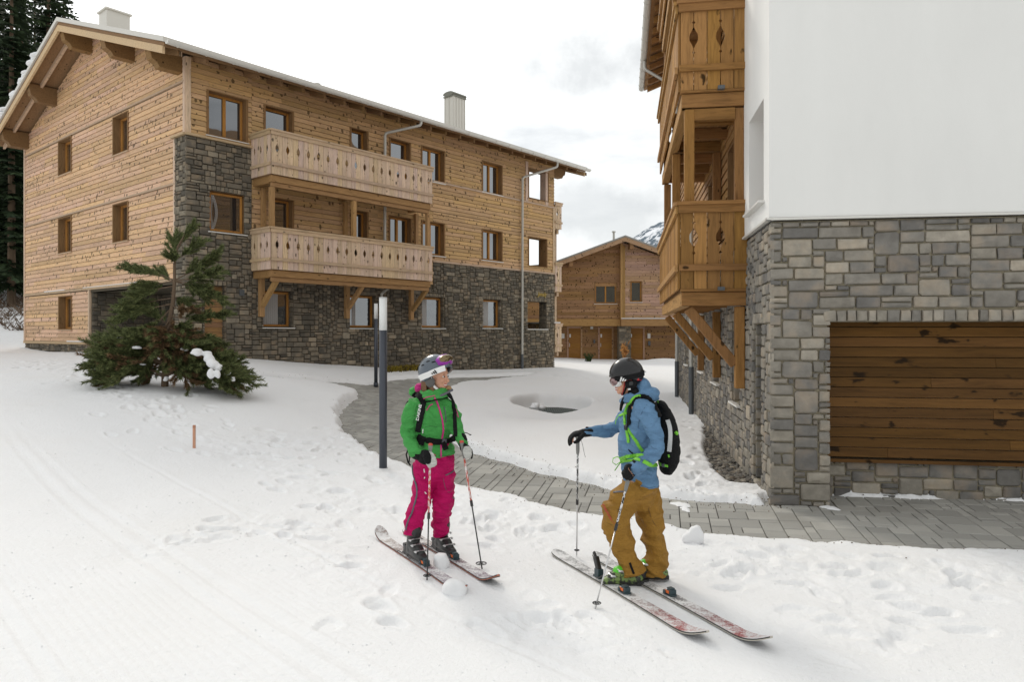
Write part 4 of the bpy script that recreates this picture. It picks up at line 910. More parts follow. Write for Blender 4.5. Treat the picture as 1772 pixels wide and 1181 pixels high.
for k, (H, Rr) in enumerate(((24, 3.3), (27, 3.6), (19, 3.0))):
    e0 = empty('spruce_tree'); c_ = spruce_mesh(H, Rr, 40 + k).build('crown', M['spruce'], e0); tb = MB(); tb.tube([(0, 0, -1), (0, 0, H * .5), (0, 0, H - .2)], [.24, .15, .02], 8); tb.build('trunk', M['bark'], e0); _sp.append(e0)
spots = [(20, 40, 0, 'tall dark spruce showing nearest the left edge of the picture behind the big chalet'), (84, 45, 1, 'tallest dark spruce rising just left of the roof apex of the big chalet'), (-25, 46, 1, 'dark spruce at the left edge standing behind its neighbours'),
         (60, 52, 0, 'dark spruce in the second row behind the gable'), (5, 54, 2, 'lower dark spruce filling the gap at the far left'), (38, 47, 2, 'short dark spruce beside the chalet corner post'), (-60, 42, 0, 'dark spruce reaching in from outside the left edge'),
         (110, 60, 1, 'far spruce hidden mostly by the chalet roof'), (30, 62, 1, 'spruce of the back row seen through the nearer crowns'), (-10, 66, 1, 'rearmost spruce on the slope at the left edge')]
for i, (px, Y, k, lab) in enumerate(spots):
    o = _sp[k] if not any(s[2] == k for s in spots[:i]) else copy_tree(_sp[k]); x = (px - CX) / F * Y; o.location = (x, Y, float(G(x, Y)) - .2); o.rotation_euler = (0, 0, i * 1.7); s_ = 1 + .06 * ((i * 7) % 3 - 1); o.scale = (s_, s_, s_)
    tag(o, lab, 'tree', 'spruces on the slope behind the large chalet')
# low bare scrub on the snowy slope under the spruces
mb = MB()
for k in range(130):
    px = random.uniform(-60, 44); Y = random.uniform(33, 44); x = (px - CX) / F * Y; z = float(G(x, Y)) + .05
    for j in range(7): a = random.uniform(0, 6.28); l = random.uniform(.2, .8); mb.tube([(x, Y, z), (x + math.cos(a) * l * .5, Y + math.sin(a) * l * .5, z + l * .5), (x + math.cos(a) * l * .8, Y + math.sin(a) * l * .8, z + l * random.uniform(.3, 1))], [.018, .012, .004], 3, random.random() * .5)
tag(mb.build('undergrowth', M['bark']), kind='stuff')
# young pine in front of the large chalet
PY = 15.0
def TP(px, py, d=0.): Y = PY + d; return Vector(((px - CX) / F * Y, Y, HC - (py - HY) / F * Y))
def zp(x, y, d=0.): return TP(150 + x / 3.81, 380 + y / 3.81, d)          # coordinates of the enlarged view
pe = empty('pine_tree', TP(286, 668), 0, label='young pine with spreading brown lower branches and patches of snow, before the left chalet', cat='tree')
org_ = Vector(pe.location)
wd = MB(); ng = MB(); nd = MB()
tr = [zp(515, 1140), zp(515, 1100), zp(520, 950, .02), zp(520, 820), zp(545, 680, .03), zp(570, 540), zp(580, 400), zp(578, 300), zp(600, 180), zp(650, 90)]
wd.tube([p - org_ for p in tr], [.08, .075, .07, .06, .05, .042, .034, .028, .018, .008], 8)
def needles(mb, a, b, n, ln, spread=.55, wdt=.008):
    ax = (b - a).normalized(); o1 = ax.orthogonal().normalized(); o2 = ax.cross(o1)
    for i in range(n):
        t_ = random.random(); p = a.lerp(b, t_); an = random.uniform(0, 6.283); s = random.uniform(.7, 1.25) * spread
        d = (ax * 1.0 + (o1 * math.cos(an) + o2 * math.sin(an)) * s).normalized(); l = ln * random.uniform(.7, 1.2); sd_ = d.cross(Vector((random.uniform(-1, 1), random.uniform(-1, 1), random.uniform(-1, 1)))).normalized() * wdt
        mb.add([tuple(p - sd_ - org_), tuple(p + sd_ - org_), tuple(p + d * l - org_)], [(0, 1, 2)], random.random())
def branch(a, b, sag=.1, tw=9, dead=0., r=.014, dens=1.0, start=.25, tl=.34):
    n = 7; up = Vector((0, 0, 1)); pts = []
    for i in range(n + 1): t_ = i / n; pts.append(a.lerp(b, t_) + up * (-sag * math.sin(math.pi * t_)) + Vector((random.gauss(0, .012), random.gauss(0, .012), 0)))
    wd.tube([p - org_ for p in pts], [r * (1 - .75 * i / n) for i in range(n + 1)], 5)
    L_ = (b - a).length
    def at(t_): i = min(int(t_ * n), n - 1); return pts[i].lerp(pts[i + 1], t_ * n - i)
    M_ = nd if random.random() < dead else ng
    needles(M_, at(.45), at(.8), int(60 * dens), .10, .8); needles(M_, at(.78), b, int(70 * dens), .10, .7)
    for k in range(tw):
        t_ = start + (1 - start) * (k + random.random()) / tw; p = at(min(t_, .98)); ax = (b - a).normalized()
        side = ax.cross(up).normalized() * random.choice((-1, 1)); d = (ax * random.uniform(.7, 1.2) + side * random.uniform(.3, .8) + up * random.uniform(-.25, .45)).normalized()
        l = min(tl, L_ * .5) * (1.15 - .6 * t_) * random.uniform(.7, 1.2) + .08; q = p + d * l
        wd.tube([p - org_, q - org_], [.006, .003], 3)
        dd = dead * (1.35 - t_); needles(nd if random.random() < dd else ng, p.lerp(q, .1), q + d * .03, int(75 * dens * (l / .3)), .095, .8)
for (s, e_, dp, kw) in [((600, 190, 0), (690, 60, .05), 0, dict(sag=.02)), ((590, 260, 0), (722, 165, -.1), 0, dict(sag=.03, tw=12)), ((578, 270, 0), (575, 130, .1), 0, dict(sag=.0)), ((580, 300, 0), (560, 240, -.2), 0, dict(sag=0)),
    ((575, 400, 0), (305, 345, -.2), 0, dict(sag=-.06, tw=13)), ((575, 400, 0), (490, 325, .2), 0, dict(tw=8)), ((580, 400, 0), (850, 235, .1), 0, dict(sag=.05, tw=15)), ((580, 405, 0), (862, 350, -.25), 0, dict(sag=.02, tw=14)),
    ((580, 410, 0), (885, 545, -.2), 0, dict(sag=-.12, tw=16)), ((580, 410, 0), (770, 515, .3), 0, dict(tw=10, sag=-.06)), ((575, 410, 0), (330, 490, -.1), 0, dict(sag=-.06, tw=13)), ((570, 440, 0), (255, 570, -.3), 0, dict(sag=-.08, tw=15)),
    ((560, 520, 0), (245, 610, .1), 0, dict(sag=-.05, tw=15)), ((555, 560, 0), (215, 670, -.25), 0, dict(sag=-.05, tw=17)), ((550, 600, 0), (330, 720, -.4), 0, dict(tw=12)), ((560, 560, 0), (700, 580, -.3), 0, dict(dead=.9, tw=7)), ((550, 640, 0), (905, 620, -.1), 0, dict(sag=.08, tw=17)),
    ((545, 700, 0), (790, 770, -.3), 0, dict(tw=13)), ((545, 690, 0), (430, 560, .2), 0, dict(tw=9)), ((540, 700, 0), (620, 690, -.35), 0, dict(dead=.6)), ((545, 690, 0), (500, 760, -.5), 0, dict(dead=1)), ((540, 660, 0), (470, 720, -.45), 0, dict(dead=.9)), ((560, 480, 0), (640, 520, .4), 0, dict())]:
    branch(zp(*s), zp(*e_), **{**dict(tw=10, dens=1.5), **kw, 'tw': int(kw.get('tw', 10) * 1.5)})
for k in range(80):                                    # broad mass of lower branches
    sx = random.uniform(490, 550); sy = random.uniform(740, 1040); side = random.choice((-1, 1)) if random.random() < .72 else 0
    if side < 0: ex = random.uniform(70, 330); ey = 840 + (330 - ex) * .30 + random.uniform(-50, 190)
    elif side > 0: ex = random.uniform(700, 990); ey = 830 + (ex - 700) * .60 + random.uniform(-40, 150)
    else: ex = random.uniform(250, 800); ey = random.uniform(790, 1080)
    ey = min(ey + (25 if side == 0 else 0), 1150); inner = side == 0
    branch(zp(sx, sy), zp(ex, ey, random.uniform(-.7, .6)), sag=random.uniform(-.22, -.04), tw=17, dead=.62 if inner else .2, r=.02, dens=1.5, start=.2 if not inner else .1, tl=.42)
for (ex, ey, dp) in ((1095, 1105, -.3), (1060, 1060, 0), (1000, 1000, .2), (930, 1140, -.7), (1020, 1120, -.5), (980, 960, .2), (890, 900, .3), (30, 845, -.2), (25, 990, -.4), (75, 1055, -.6), (60, 930, 0), (180, 790, 0), (130, 870, -.5), (200, 1080, -.7)):
    branch(zp(530, random.uniform(820, 980)), zp(ex, ey, dp), sag=-.22, tw=20, dead=.12, r=.022, dens=1.2, tl=.42)
wd.build('trunk', M['bark'], pe); ng.build('green_needles', M['greenpine'], pe); nd.build('dead_needles', M['deadpine'], pe)
mb = MB()
for (x, y, dp, rx, rz) in ((805, 915, -.85, .12, .08), (835, 955, -.9, .13, .10), (790, 885, -.8, .11, .05), (872, 975, -.9, .08, .06), (930, 1010, -.7, .07, .03), (650, 860, -.5, .08, .03), (330, 840, -.5, .10, .03), (150, 900, -.4, .09, .025), (960, 1050, -.7, .06, .025), (725, 872, -.9, .12, .055), (815, 1015, -1.05, .07, .12), (860, 1020, -1.05, .05, .09), (240, 770, -.3, .14, .03), (290, 755, -.3, .09, .025), (470, 820, .1, .16, .04), (440, 815, .1, .12, .03), (520, 1050, -.5, .06, .03), (365, 960, -.4, .07, .02), (200, 795, -.3, .08, .03)):
    for q in range(4): mb.ell(zp(x + random.uniform(-10, 10), y + random.uniform(-8, 14), dp) - org_, rx * random.uniform(.6, 1), rx * .8, rz * random.uniform(.6, 1), n=10, m=7)
so = mb.build('snow_load', M['snowplain'], pe, smooth=True); rm = so.modifiers.new('r', 'REMESH'); rm.mode = 'VOXEL'; rm.voxel_size = .02
# ---------------- lamps, stake, small plants, gravel, grate ----------------
M['lampgrey'] = mat('dark grey powder coat', (.055, .062, .078), .4, .3); M['lampwhite'] = mat('opal lamp glass', (.74, .75, .74), .35); M['stake'] = wood('raw stake timber', (.50, .27, .16), 'z', .3)
def lamp(px, py, Y, lab):
    x = (px - CX) / F * Y; z = HC - (py - HY) / F * Y; e0 = empty('lamp_post', (x, Y, z), 0, label=lab, cat='lamp', group='lamp posts beside the path')
    mb = MB(); mb.tube([(0, 0, -.25), (0, 0, 1.98)], .056, 20); mb.tube([(0, 0, -.1), (0, 0, .02)], .07, 20); mb.build('post', M['lampgrey'], e0, bevel=0)
    mb = MB(); mb.tube([(0, 0, 1.983), (0, 0, 2.44)], .0555, 20); mb.tube([(0, 0, 2.443), (0, 0, 2.452)], .057, 20); mb.build('lamp_head', M['lampwhite'], e0)
    for o in e0.children:
        for p in o.data.polygons: p.use_smooth = len(p.vertices) == 4
lamp(663, 813, 10.31, 'nearer dark lamp post with white head, standing in snow at the path edge'); lamp(650.5, 664, 22.2, 'farther slim lamp post with white head seen behind the nearer one')
x, y = ground_at(336, 775, .1); mb = MB(); mb.box(-.018, .018, -.012, .012, -.15, .34); mb.box(-.0185, .0185, -.0125, .0125, .30, .345, .9, 1); o = mb.build('marker_stake', [M['stake'], mat('orange marking paint', (.42, .2, .12), .7)]); o.location = (x, y, SZ(x, y)); tag(o, 'short wooden marker stake with orange top in the open snow', 'stake')
def sprigs(name, spots, mt, h, n, lab, cat, wdt=.012, lean=.5):
    x0, y0 = spots[0]; z0 = SZ(x0, y0); mb = MB()
    for (x, y) in spots:
        z = SZ(x, y) - z0
        for j in range(n):
            a = random.uniform(0, 6.28); l = h * random.uniform(.5, 1.1); dx, dy = math.cos(a) * l * lean * random.random(), math.sin(a) * l * lean * random.random(); bx, by = x - x0 + random.gauss(0, .1), y - y0 + random.gauss(0, .1)
            mb.tube([(bx, by, z - .03), (bx + dx * .5, by + dy * .5, z + l * .6), (bx + dx, by + dy, z + l * .9)], [wdt, wdt, wdt * .3], 3, random.random())
            for q in range(4):
                t_ = random.uniform(.3, 1); s = h * .14; mb.add([(bx + dx * t_, by + dy * t_, z + l * .9 * t_), (bx + dx * t_ + random.uniform(-s, s), by + dy * t_, z + l * t_ + s), (bx + dx * t_ + random.uniform(-s, s), by + dy * t_ + random.uniform(-s, s), z + l * t_)], [(0, 1, 2)], random.random())
    o = mb.build(name, mt); o.location = (x0, y0, z0); tag(o, lab, cat)
M['yellowleaf'] = leafmat('yellow leaves', (.07, .05, .015), (.34, .26, .03)); M['greenleaf'] = leafmat('dark green sprig', (.02, .04, .015), (.07, .10, .03)); M['orangestem'] = leafmat('orange stems', (.25, .10, .03), (.6, .30, .1))
ux_ = lambda px, Y: ((px - CX) / F * Y, Y)
sprigs('ground_cover_shrub', [ux_(672 + k * 5.4, 25.0 + k * .22 + .1) for k in range(12)], M['yellowleaf'], .20, 26, 'low yellow and dark shrub strip along the stone base of the left chalet', 'shrub', .02, 1.3)
sprigs('evergreen_sprig', [ux_(1018, 44.)], M['greenleaf'], .5, 30, 'small evergreen sprig poking from the snow in front of the far chalet', 'plant', .02, .9)
sprigs('bare_shrub', [ux_(1081, 46.)], M['orangestem'], 1.5, 9, 'orange stemmed bare shrub beside the stone pier of the far chalet', 'shrub', .025, .25)
x, y = ground_at(1240, 806, .1); mb = MB()
for k in range(9): a = random.uniform(0, 6.28); mb.ell((random.uniform(-.09, .09), random.uniform(-.05, .05), .012), .05, .025, .012, Matrix.Rotation(a, 3, 'Z'), n=8, m=5)
o = mb.build('leaf_pile', leafmat('tan leaf', (.42, .26, .12), (.62, .43, .24)), smooth=True); o.location = (x, y, SZ(x, y)); tag(o, 'little clump of tan leaves on the snow beside the gravel strip', 'leaves')
M['gravel'] = stone_mat('gravel pebbles', [(0, (.08, .08, .08)), (.5, (.17, .165, .155)), (.85, (.27, .25, .22)), (1, (.42, .39, .33))])
mb = MB(); k = 0
while k < 1500:
    q = random.uniform(-.85, .05); p = random.uniform(.85, 8.5); xx, yy = bw(q, p); s_ = float(sdf(GRAV, np.array([xx]), np.array([yy]))[0])
    if s_ > .05 or (s_ > -.05 and random.random() < .5): k += .2; continue
    s = random.uniform(.018, .05); b = len(mb.v); mb.ell((xx, yy, float(G(xx, yy)) - .03 + s * .5 + random.random() * .02), s * random.uniform(.8, 1.3), s, s * random.uniform(.4, .75), Matrix.Rotation(random.uniform(0, 3), 3, 'Z') @ Matrix.Rotation(random.uniform(-.5, .5), 3, 'X'), n=6, m=4); k += 1
tag(mb.build('gravel', M['gravel']), kind='stuff')
mb = MB(); z = float(G(1.1, 19.6)) - .12
for i in range(34): mb.box(.1 + i * .06, .12 + i * .06, 17.7, 21.5, z, z + .03, .5)
for i in range(40): mb.box(.1, 2.1, 17.7 + i * .095, 17.715 + i * .095, z + .002, z + .027, .4)
mb.box(.08, 2.12, 17.68, 21.52, z - .06, z - .05, .1)
tag(mb.build('drain_grate', mat('green grey steel grating', (.10, .12, .11), .55, .3)), 'green grey steel grate at the bottom of the snow hollow in the courtyard', 'grate')
x, y = ground_at(926, 706, .05); mb = MB()
for k in range(7): mb.ell((random.uniform(-.12, .12), random.uniform(-.15, .1), random.uniform(0, .1)), random.uniform(.07, .13), .1, random.uniform(.05, .1), n=9, m=6)
o = mb.build('snow_clod', M['snowplain'], smooth=True); o.location = (x + .05, 19.0, .04); tag(o, 'clod of snow fallen onto the edge of the drain grate', 'snow lump')
def lump(px, py, rx, ry, rz, seed, lab, lift=0, Y=None):
    x, y = ground_at(px, py, .1) if Y is None else ((px - CX) / F * Y, Y); rs = random.Random(seed); mb = MB(); mb.ell((0, 0, 0), rx, ry, rz, n=20, m=14)
    v = []
    for (a, b, c) in mb.v:
        f = .92 + .16 * math.sin(a / rx * 2.3 + seed) + .12 * math.sin(b / ry * 3.1 + 2 * seed) + .10 * math.sin(c / rz * 4 + a / rx * 5 + seed) + 0.0; w_ = float(vn3(np.array([[a / rx * 1.3 + seed, b / ry * 1.3, c / rz * 1.3]]), int(seed * 10))[0]); f *= 1 + .28 * w_; c2 = max(-rz * .6, min(rz * .8, c * f)); v.append((a * f, b * f, c2 + .10 * rz * math.sin(a / rx * 3 + seed)))
    mb.v = v; o = mb.build('snow_lump', M['snowplain'], smooth=True); o.location = (x, y, SZ(x, y) + rz * .30 + lift); o.rotation_euler = (0, 0, seed); tag(o, lab, 'snow lump', 'loose lumps of snow')
lump(763, 984, .075, .07, .10, 1.3, 'upright lump of snow lying between the two skis of the skier in green', 0); lump(783, 1028, .13, .08, .085, 2.1, 'larger lump of snow in front of the ski tips of the skier in green'); lump(1197, 940, .10, .09, .12, 3.4, 'upright lump of snow at the path edge right of the skier in blue')

# crumbs of broken snow over the trampled ground and grit along the paving
mb = MB(); base_ = [v for v in ((math.cos(a), math.sin(a), 0) for a in (0, 1.26, 2.5, 3.8, 5.0))]
def crumb(mb, x, y, z, r):
    vs = [(x, y, z + r * random.uniform(.6, 1))] + [(x + r * q[0] * random.uniform(.7, 1.2), y + r * q[1] * random.uniform(.7, 1.2), z + r * random.uniform(-.1, .35)) for q in base_] + [(x, y, z - r * .6)]
    mb.add(vs, [(0, 1 + i, 1 + (i + 1) % 5) for i in range(5)] + [(6, 1 + (i + 1) % 5, 1 + i) for i in range(5)])
ncr = 0
while ncr < 4200:
    y = 3.6 + 10.5 * random.random() ** 1.2; x = random.uniform(-.72, .75) * y; r_ = int(np.searchsorted(rows, y)); c_ = int(np.argmin(np.abs(XX[r_] - x)))
    if TR[r_, c_] < .9: continue
    w_ = float(vn(np.array([x * 1.1]), np.array([y * 1.1]), 77)[0]) + .5
    if random.random() > w_ ** 2 * 1.6: continue
    crumb(mb, x, y, float(ZZ[r_, c_]), random.choice((.003, .004, .005, .007, .010)) * random.uniform(.6, 1.2) * min(1., y / 6.)); ncr += 1
tag(mb.build('snow_crumbs', M['snowplain']), kind='stuff')
mb = MB(); ncr = 0
while ncr < 1500:
    k = random.randrange(len(PATH)); a_ = PATH[k]; b_ = PATH[(k + 1) % len(PATH)]; t_ = random.random(); x, y = a_ + (b_ - a_) * t_ + np.array([random.gauss(0, .13), random.gauss(0, .13)])
    if not (6 < y < 22) or np.hypot(*(b_ - a_)) > 4: continue
    r_ = int(np.searchsorted(rows, y)); c_ = int(np.argmin(np.abs(XX[r_] - x))); z = max(float(ZZ[r_, c_]), float(G(x, y))); crumb(mb, x, y, z, random.uniform(.004, .011)); ncr += 1
tag(mb.build('grit', leafmat('dirty grit', (.05, .035, .02), (.22, .15, .09))), kind='stuff')
# ---------------- people ----------------
def catmull(pts, k=4):
    P_ = [np.array(p, float) for p in pts]; out = []
    for i in range(len(P_) - 1):
        a = P_[max(i - 1, 0)]; b = P_[i]; c = P_[i + 1]; d = P_[min(i + 2, len(P_) - 1)]
        for j in range(k): t_ = j / k; out.append(.5 * ((2 * b) + (-a + c) * t_ + (2 * a - 5 * b + 4 * c - d) * t_ ** 2 + (-a + 3 * b - 3 * c + d) * t_ ** 3))
    out.append(P_[-1]); return out
def limb(mb, pts, rad, axis=None, n=20, k=4, cap=True):
    rad = [(q, q) if not isinstance(q, (tuple, list)) else q for q in rad]
    full = catmull([tuple(p) + tuple(r) for p, r in zip(pts, rad)], k); ps = [Vector(q[:3]) for q in full]; rs = [(q[3], q[4]) for q in full]
    if cap:
        t0 = (ps[0] - ps[1]).normalized(); t1 = (ps[-1] - ps[-2]).normalized(); r0 = min(rs[0]); r1 = min(rs[-1])
        pre = [(ps[0] + t0 * r0 * s, (rs[0][0] * c, rs[0][1] * c)) for s, c in ((.97, .2), (.8, .6), (.5, .87))]; post = [(ps[-1] + t1 * r1 * s, (rs[-1][0] * c, rs[-1][1] * c)) for s, c in ((.5, .87), (.8, .6), (.97, .2))]
        ps = [q[0] for q in pre] + ps + [q[0] for q in post]; rs = [q[1] for q in pre] + rs + [q[1] for q in post]
    mb.tube(ps, rs, n, axis=axis)
def clay(mb, name, mt, parent, voxel=.01, smooth=4, folds=(0, 1), xf=None, fold2=None):
    tmp = mb.build('tmp', None, xf=xf); rm = tmp.modifiers.new('r', 'REMESH'); rm.mode = 'VOXEL'; rm.voxel_size = voxel; rm.adaptivity = 0
    sm = tmp.modifiers.new('s', 'SMOOTH'); sm.iterations = smooth; sm.factor = .5
    bpy.context.view_layer.update(); me = bpy.data.meshes.new_from_object(tmp.evaluated_get(bpy.context.evaluated_depsgraph_get())); bpy.data.objects.remove(tmp)
    me.name = name; n = len(me.vertices); co = np.empty(n * 3, np.float32); me.vertices.foreach_get('co', co); co = co.reshape(-1, 3).astype(float); no = np.empty(n * 3, np.float32); me.vertices.foreach_get('normal', no); no = no.reshape(-1, 3)
    if folds[0]:
        q = co * np.array([1, 1, 1.9]) * folds[1]; q = q + .9 * np.stack([vn3(q * .6, 1), vn3(q * .6, 2), vn3(q * .6, 3)], 1)
        a = vn3(q, 5); rid = 1 - np.abs(a) * 2.6; b = vn3(q * 2.2, 7); h = folds[0] * (rid * .8 + .35 * (1 - np.abs(b) * 2.5) - .6)
        co = co + no * h[:, None]; me.vertices.foreach_set('co', co.reshape(-1).astype(np.float32))
    me.polygons.foreach_set('use_smooth', [True] * len(me.polygons)); me.update(); me.materials.clear()
    return link(name, me, mt, parent)
def cloth(name, col, sc=7., rough=.65, str_=.5):
    m = mat(name, col, rough, spec=.18); t = m.node_tree; v = coords(t, (1, 1, 2.2)); n = noise(t, v, sc, 4, .6, dist=1.6); w = noise(t, coords(t), 260, 2)
    bump(m, math_(t, 'ADD', n, math_(t, 'MULTIPLY', w, .04)), .8, .05)
    t.links.new(mixc(t, n, tuple(c * .8 for c in col), tuple(min(1, c * 1.15) for c in col)), bsdf(m).inputs['Base Color']); return m
M['skin'] = mat('skin', (.56, .30, .20), .5, spec=.35); bsdf(M['skin']).inputs['Subsurface Weight'].default_value = .08; bsdf(M['skin']).inputs['Subsurface Radius'].default_value = (.01, .004, .002)
M['green'] = cloth('green shell fabric', (.065, .33, .075)); M['magenta'] = cloth('magenta trouser fabric', (.50, .004, .11)); M['blue'] = cloth('blue shell fabric', (.13, .25, .41)); M['ochre'] = cloth('ochre trouser fabric', (.32, .168, .03))
M['black'] = cloth('black fabric', (.012, .012, .013), 20, .8); M['glove'] = cloth('black glove', (.015, .015, .016), 25, .7); M['lime'] = mat('lime green webbing', (.17, .52, .035), .6); M['pink'] = mat('pink zip tape', (.55, .02, .20), .5); M['pinkcloth'] = cloth('pink hood lining', (.50, .03, .20))
M['greyzip'] = mat('grey zip tape', (.10, .10, .12), .5); M['white'] = mat('white plastic', (.75, .75, .74), .4); M['hair'] = mat('brown hair', (.15, .075, .03), .6); M['hgrey'] = mat('glossy grey helmet shell', (.10, .12, .145), .22, .1); M['hblack'] = mat('black helmet shell', (.008, .008, .009), .24)
M['purple'] = mat('purple goggle frame', (.28, .02, .33), .4); M['lensgold'] = mat('golden mirror lens', (.20, .15, .08), .08, .8); M['lensrose'] = mat('rose mirror lens', (.26, .17, .17), .2, .6); M['red'] = mat('red liner', (.45, .02, .025), .6); M['dkgreyf'] = mat('grey ear pad', (.10, .095, .09), .85)
M['fur'] = mat('fleece collar lining', (.38, .23, .11), .95); M['eye'] = mat('eye', (.03, .02, .015), .2); M['teeth'] = mat('teeth', (.8, .78, .72), .3); M['lips'] = mat('lips', (.45, .13, .12), .5); M['whitemitt'] = cloth('white leather palm', (.62, .62, .58), 15)
M['bootblack'] = mat('black boot shell', (.02, .02, .02), .35); M['steel'] = mat('steel buckle', (.6, .6, .6), .3, .9); M['bootgreen'] = mat('lime boot cuff', (.10, .55, .03), .4); M['packgrey'] = mat('light grey pack panel', (.55, .56, .56), .6)
bm_ = mat('green and black boot shell', (.1, .2, .05), .4); t = bm_.node_tree; t.links.new(ramp(t, noise(t, coords(t), 22, 4), [(.47, (.015, .015, .012)), (.55, (.16, .24, .06))]), bsdf(bm_).inputs['Base Color']); M['bootcamo'] = bm_
def Pix(Y0):
    return lambda px, py, d=0.: Vector(((px - CX) / F * (Y0 + d), Y0 + d, HC - (py - HY) / F * (Y0 + d)))
def bvh_of(objs):
    vs = []; fs = []
    for o in objs:
        b = len(vs); vs += [v.co.copy() for v in o.data.vertices]; fs += [[b + i for i in p.vertices] for p in o.data.polygons]
    return BVHTree.FromPolygons(vs, fs)
def ribbon(name, mt, parent, bvh, pts, w, P, th=.006, lift=.002, world_pre=(), world_post=()):
    """webbing, zips and straps lying on the cloth surface along a line of points"""
    pts = [q for q in catmull([tuple(p) + ((0,) if len(p) == 2 else ()) for p in pts], 4)]; sec = []; O = Vector((0, 0, HC))
    for q in pts:
        tgt = P(q[0], q[1]); d = (tgt - O).normalized(); h = bvh.ray_cast(O, d)
        if h[0] is not None: sec.append((h[0], h[1]))
        else: continue
        last = (q[0], q[1])
    sec = [(Vector(a), Vector(n)) for a, n in world_pre] + sec + [(Vector(a), Vector(n)) for a, n in world_post]
    if len(sec) < 2: return None
    ps = [s[0] for s in sec]; ps = [ps[0]] + [(ps[i - 1] + ps[i] * 2 + ps[i + 1]) / 4 for i in range(1, len(ps) - 1)] + [ps[-1]]
    mb = MB(); vs = []; n = len(sec)
    for i in range(n):
        t_ = (ps[min(i + 1, n - 1)] - ps[max(i - 1, 0)]).normalized(); no = sec[i][1]; no = (no - t_ * no.dot(t_)).normalized(); sd_ = t_.cross(no) * w / 2
        vs += [tuple(ps[i] + no * (lift - .004) - sd_), tuple(ps[i] + no * (lift - .004) + sd_), tuple(ps[i] + no * (lift + th) + sd_ * .92), tuple(ps[i] + no * (lift + th) - sd_ * .92)]
    fs = [(4 * i + a, 4 * i + (a + 1) % 4, 4 * i + 4 + (a + 1) % 4, 4 * i + 4 + a) for i in range(n - 1) for a in range(4)] + [(3, 2, 1, 0), (4 * n - 4, 4 * n - 3, 4 * n - 2, 4 * n - 1)]
    mb.add(vs, fs, .5); return mb.build(name, mt, parent)
def head_parts(mb, Hm, s=1.0, smile=1):
    v = lambda *a: Hm @ Vector(a); E = lambda c, r: mb.ell(v(*c), *[q * s for q in r], M=Hm.to_3x3().normalized(), n=20, m=14)
    E((-.008, 0, .03), (.096, .077, .092)); E((.028, 0, -.03), (.062, .060, .068)); E((.035, 0, -.072), (.048, .045, .040)); E((.066, 0, -.098), (.024, .024, .020)); E((.076, 0, .028), (.016, .045, .014))
    E((.062, .032, -.032), (.026, .022, .022)); E((.062, -.032, -.032), (.026, .022, .022)); E((0, .076, -.012), (.018, .010, .032)); E((0, -.076, -.012), (.018, .010, .032))
    mb.tube([v(.084, 0, .012), v(.098, 0, -.014), v(.112, 0, -.036), v(.098, 0, -.046)], [.009 * s, .010 * s, .014 * s, .010 * s], 12)
    E((.086, 0, -.062), (.012, .024, .0075)); E((.083, 0, -.079), (.012, .020, .0075))
    limb(mb, [v(-.012, 0, -.05), v(-.022, 0, -.12), v(-.03, 0, -.2)], [.055 * s, .053 * s, .062 * s])
def face_bits(par, Hm, s=1.0, eyes=True):
    Rm = Hm.to_3x3().normalized()
    for sy in (-1, 1):
        if eyes:
            mb = MB(); mb.ell(Hm @ Vector((.0805, .031 * sy, .0)), .010 * s, .012 * s, .0062 * s, Rm); o = mb.build('eye', M['teeth'], par, smooth=True)
            mb = MB(); mb.ell(Hm @ Vector((.0885, .031 * sy, .0)), .006 * s, .007 * s, .0075 * s, Rm); mb.build('iris', M['eye'], o, smooth=True)
            mb = MB(); mb.tube([Hm @ Vector((.088 - abs(q) * 5, (.031 + q) * sy, .019 - abs(q) * .2)) for q in (-.016, 0, .016)], [.002, .0035, .002], 6); mb.build('eyebrow', M['hair'], par)
    mb = MB(); mb.ell(Hm @ Vector((.087, 0, -.070)), .0095 * s, .021 * s, .0065 * s, Rm); mb.build('teeth', M['teeth'], par, smooth=True)
    for dz in (-.0605, -.0795): mb = MB(); mb.tube([Hm @ Vector((.096 - 14 * q * q, q, dz + (8 * q * q if dz < -.07 else 3 * q * q))) for q in (-.024, -.012, 0, .012, .024)], [.002, .0038, .0042, .0038, .002], 8); mb.build('lip', M['lips'], par, smooth=True)
def helmet(par, Hm, mt, r=(.137, .112, .128), c=(-.008, 0, .038), front=.035, side=-.012, back=-.055):
    mb = MB(); n = 36; m = 14; rings = []
    for i in range(m + 1):
        for j in range(n):
            a = 2 * math.pi * j / n; cz = math.cos(a); zr_ = (front - c[2]) * max(0, cz) ** 1.2 + (side - c[2]) * (1 - abs(cz)) + (back - c[2]) * max(0, -cz); el = math.asin(max(-1, min(1, zr_ / r[2]))); ph = (math.pi / 2) + (el - math.pi / 2) * i / m
            rings.append((c[0] + r[0] * math.cos(ph) * math.cos(a), c[1] + r[1] * math.cos(ph) * math.sin(a), c[2] + r[2] * math.sin(ph)))
    fs = [(i * n + j, (i + 1) * n + j, (i + 1) * n + (j + 1) % n, i * n + (j + 1) % n) for i in range(m) for j in range(n)]
    mb.add([tuple(Hm @ Vector(q)) for q in rings], fs); o = mb.build('helmet', mt, par, smooth=True); s_ = o.modifiers.new('s', 'SOLIDIFY'); s_.thickness = .012; s_.offset = 1
    return o
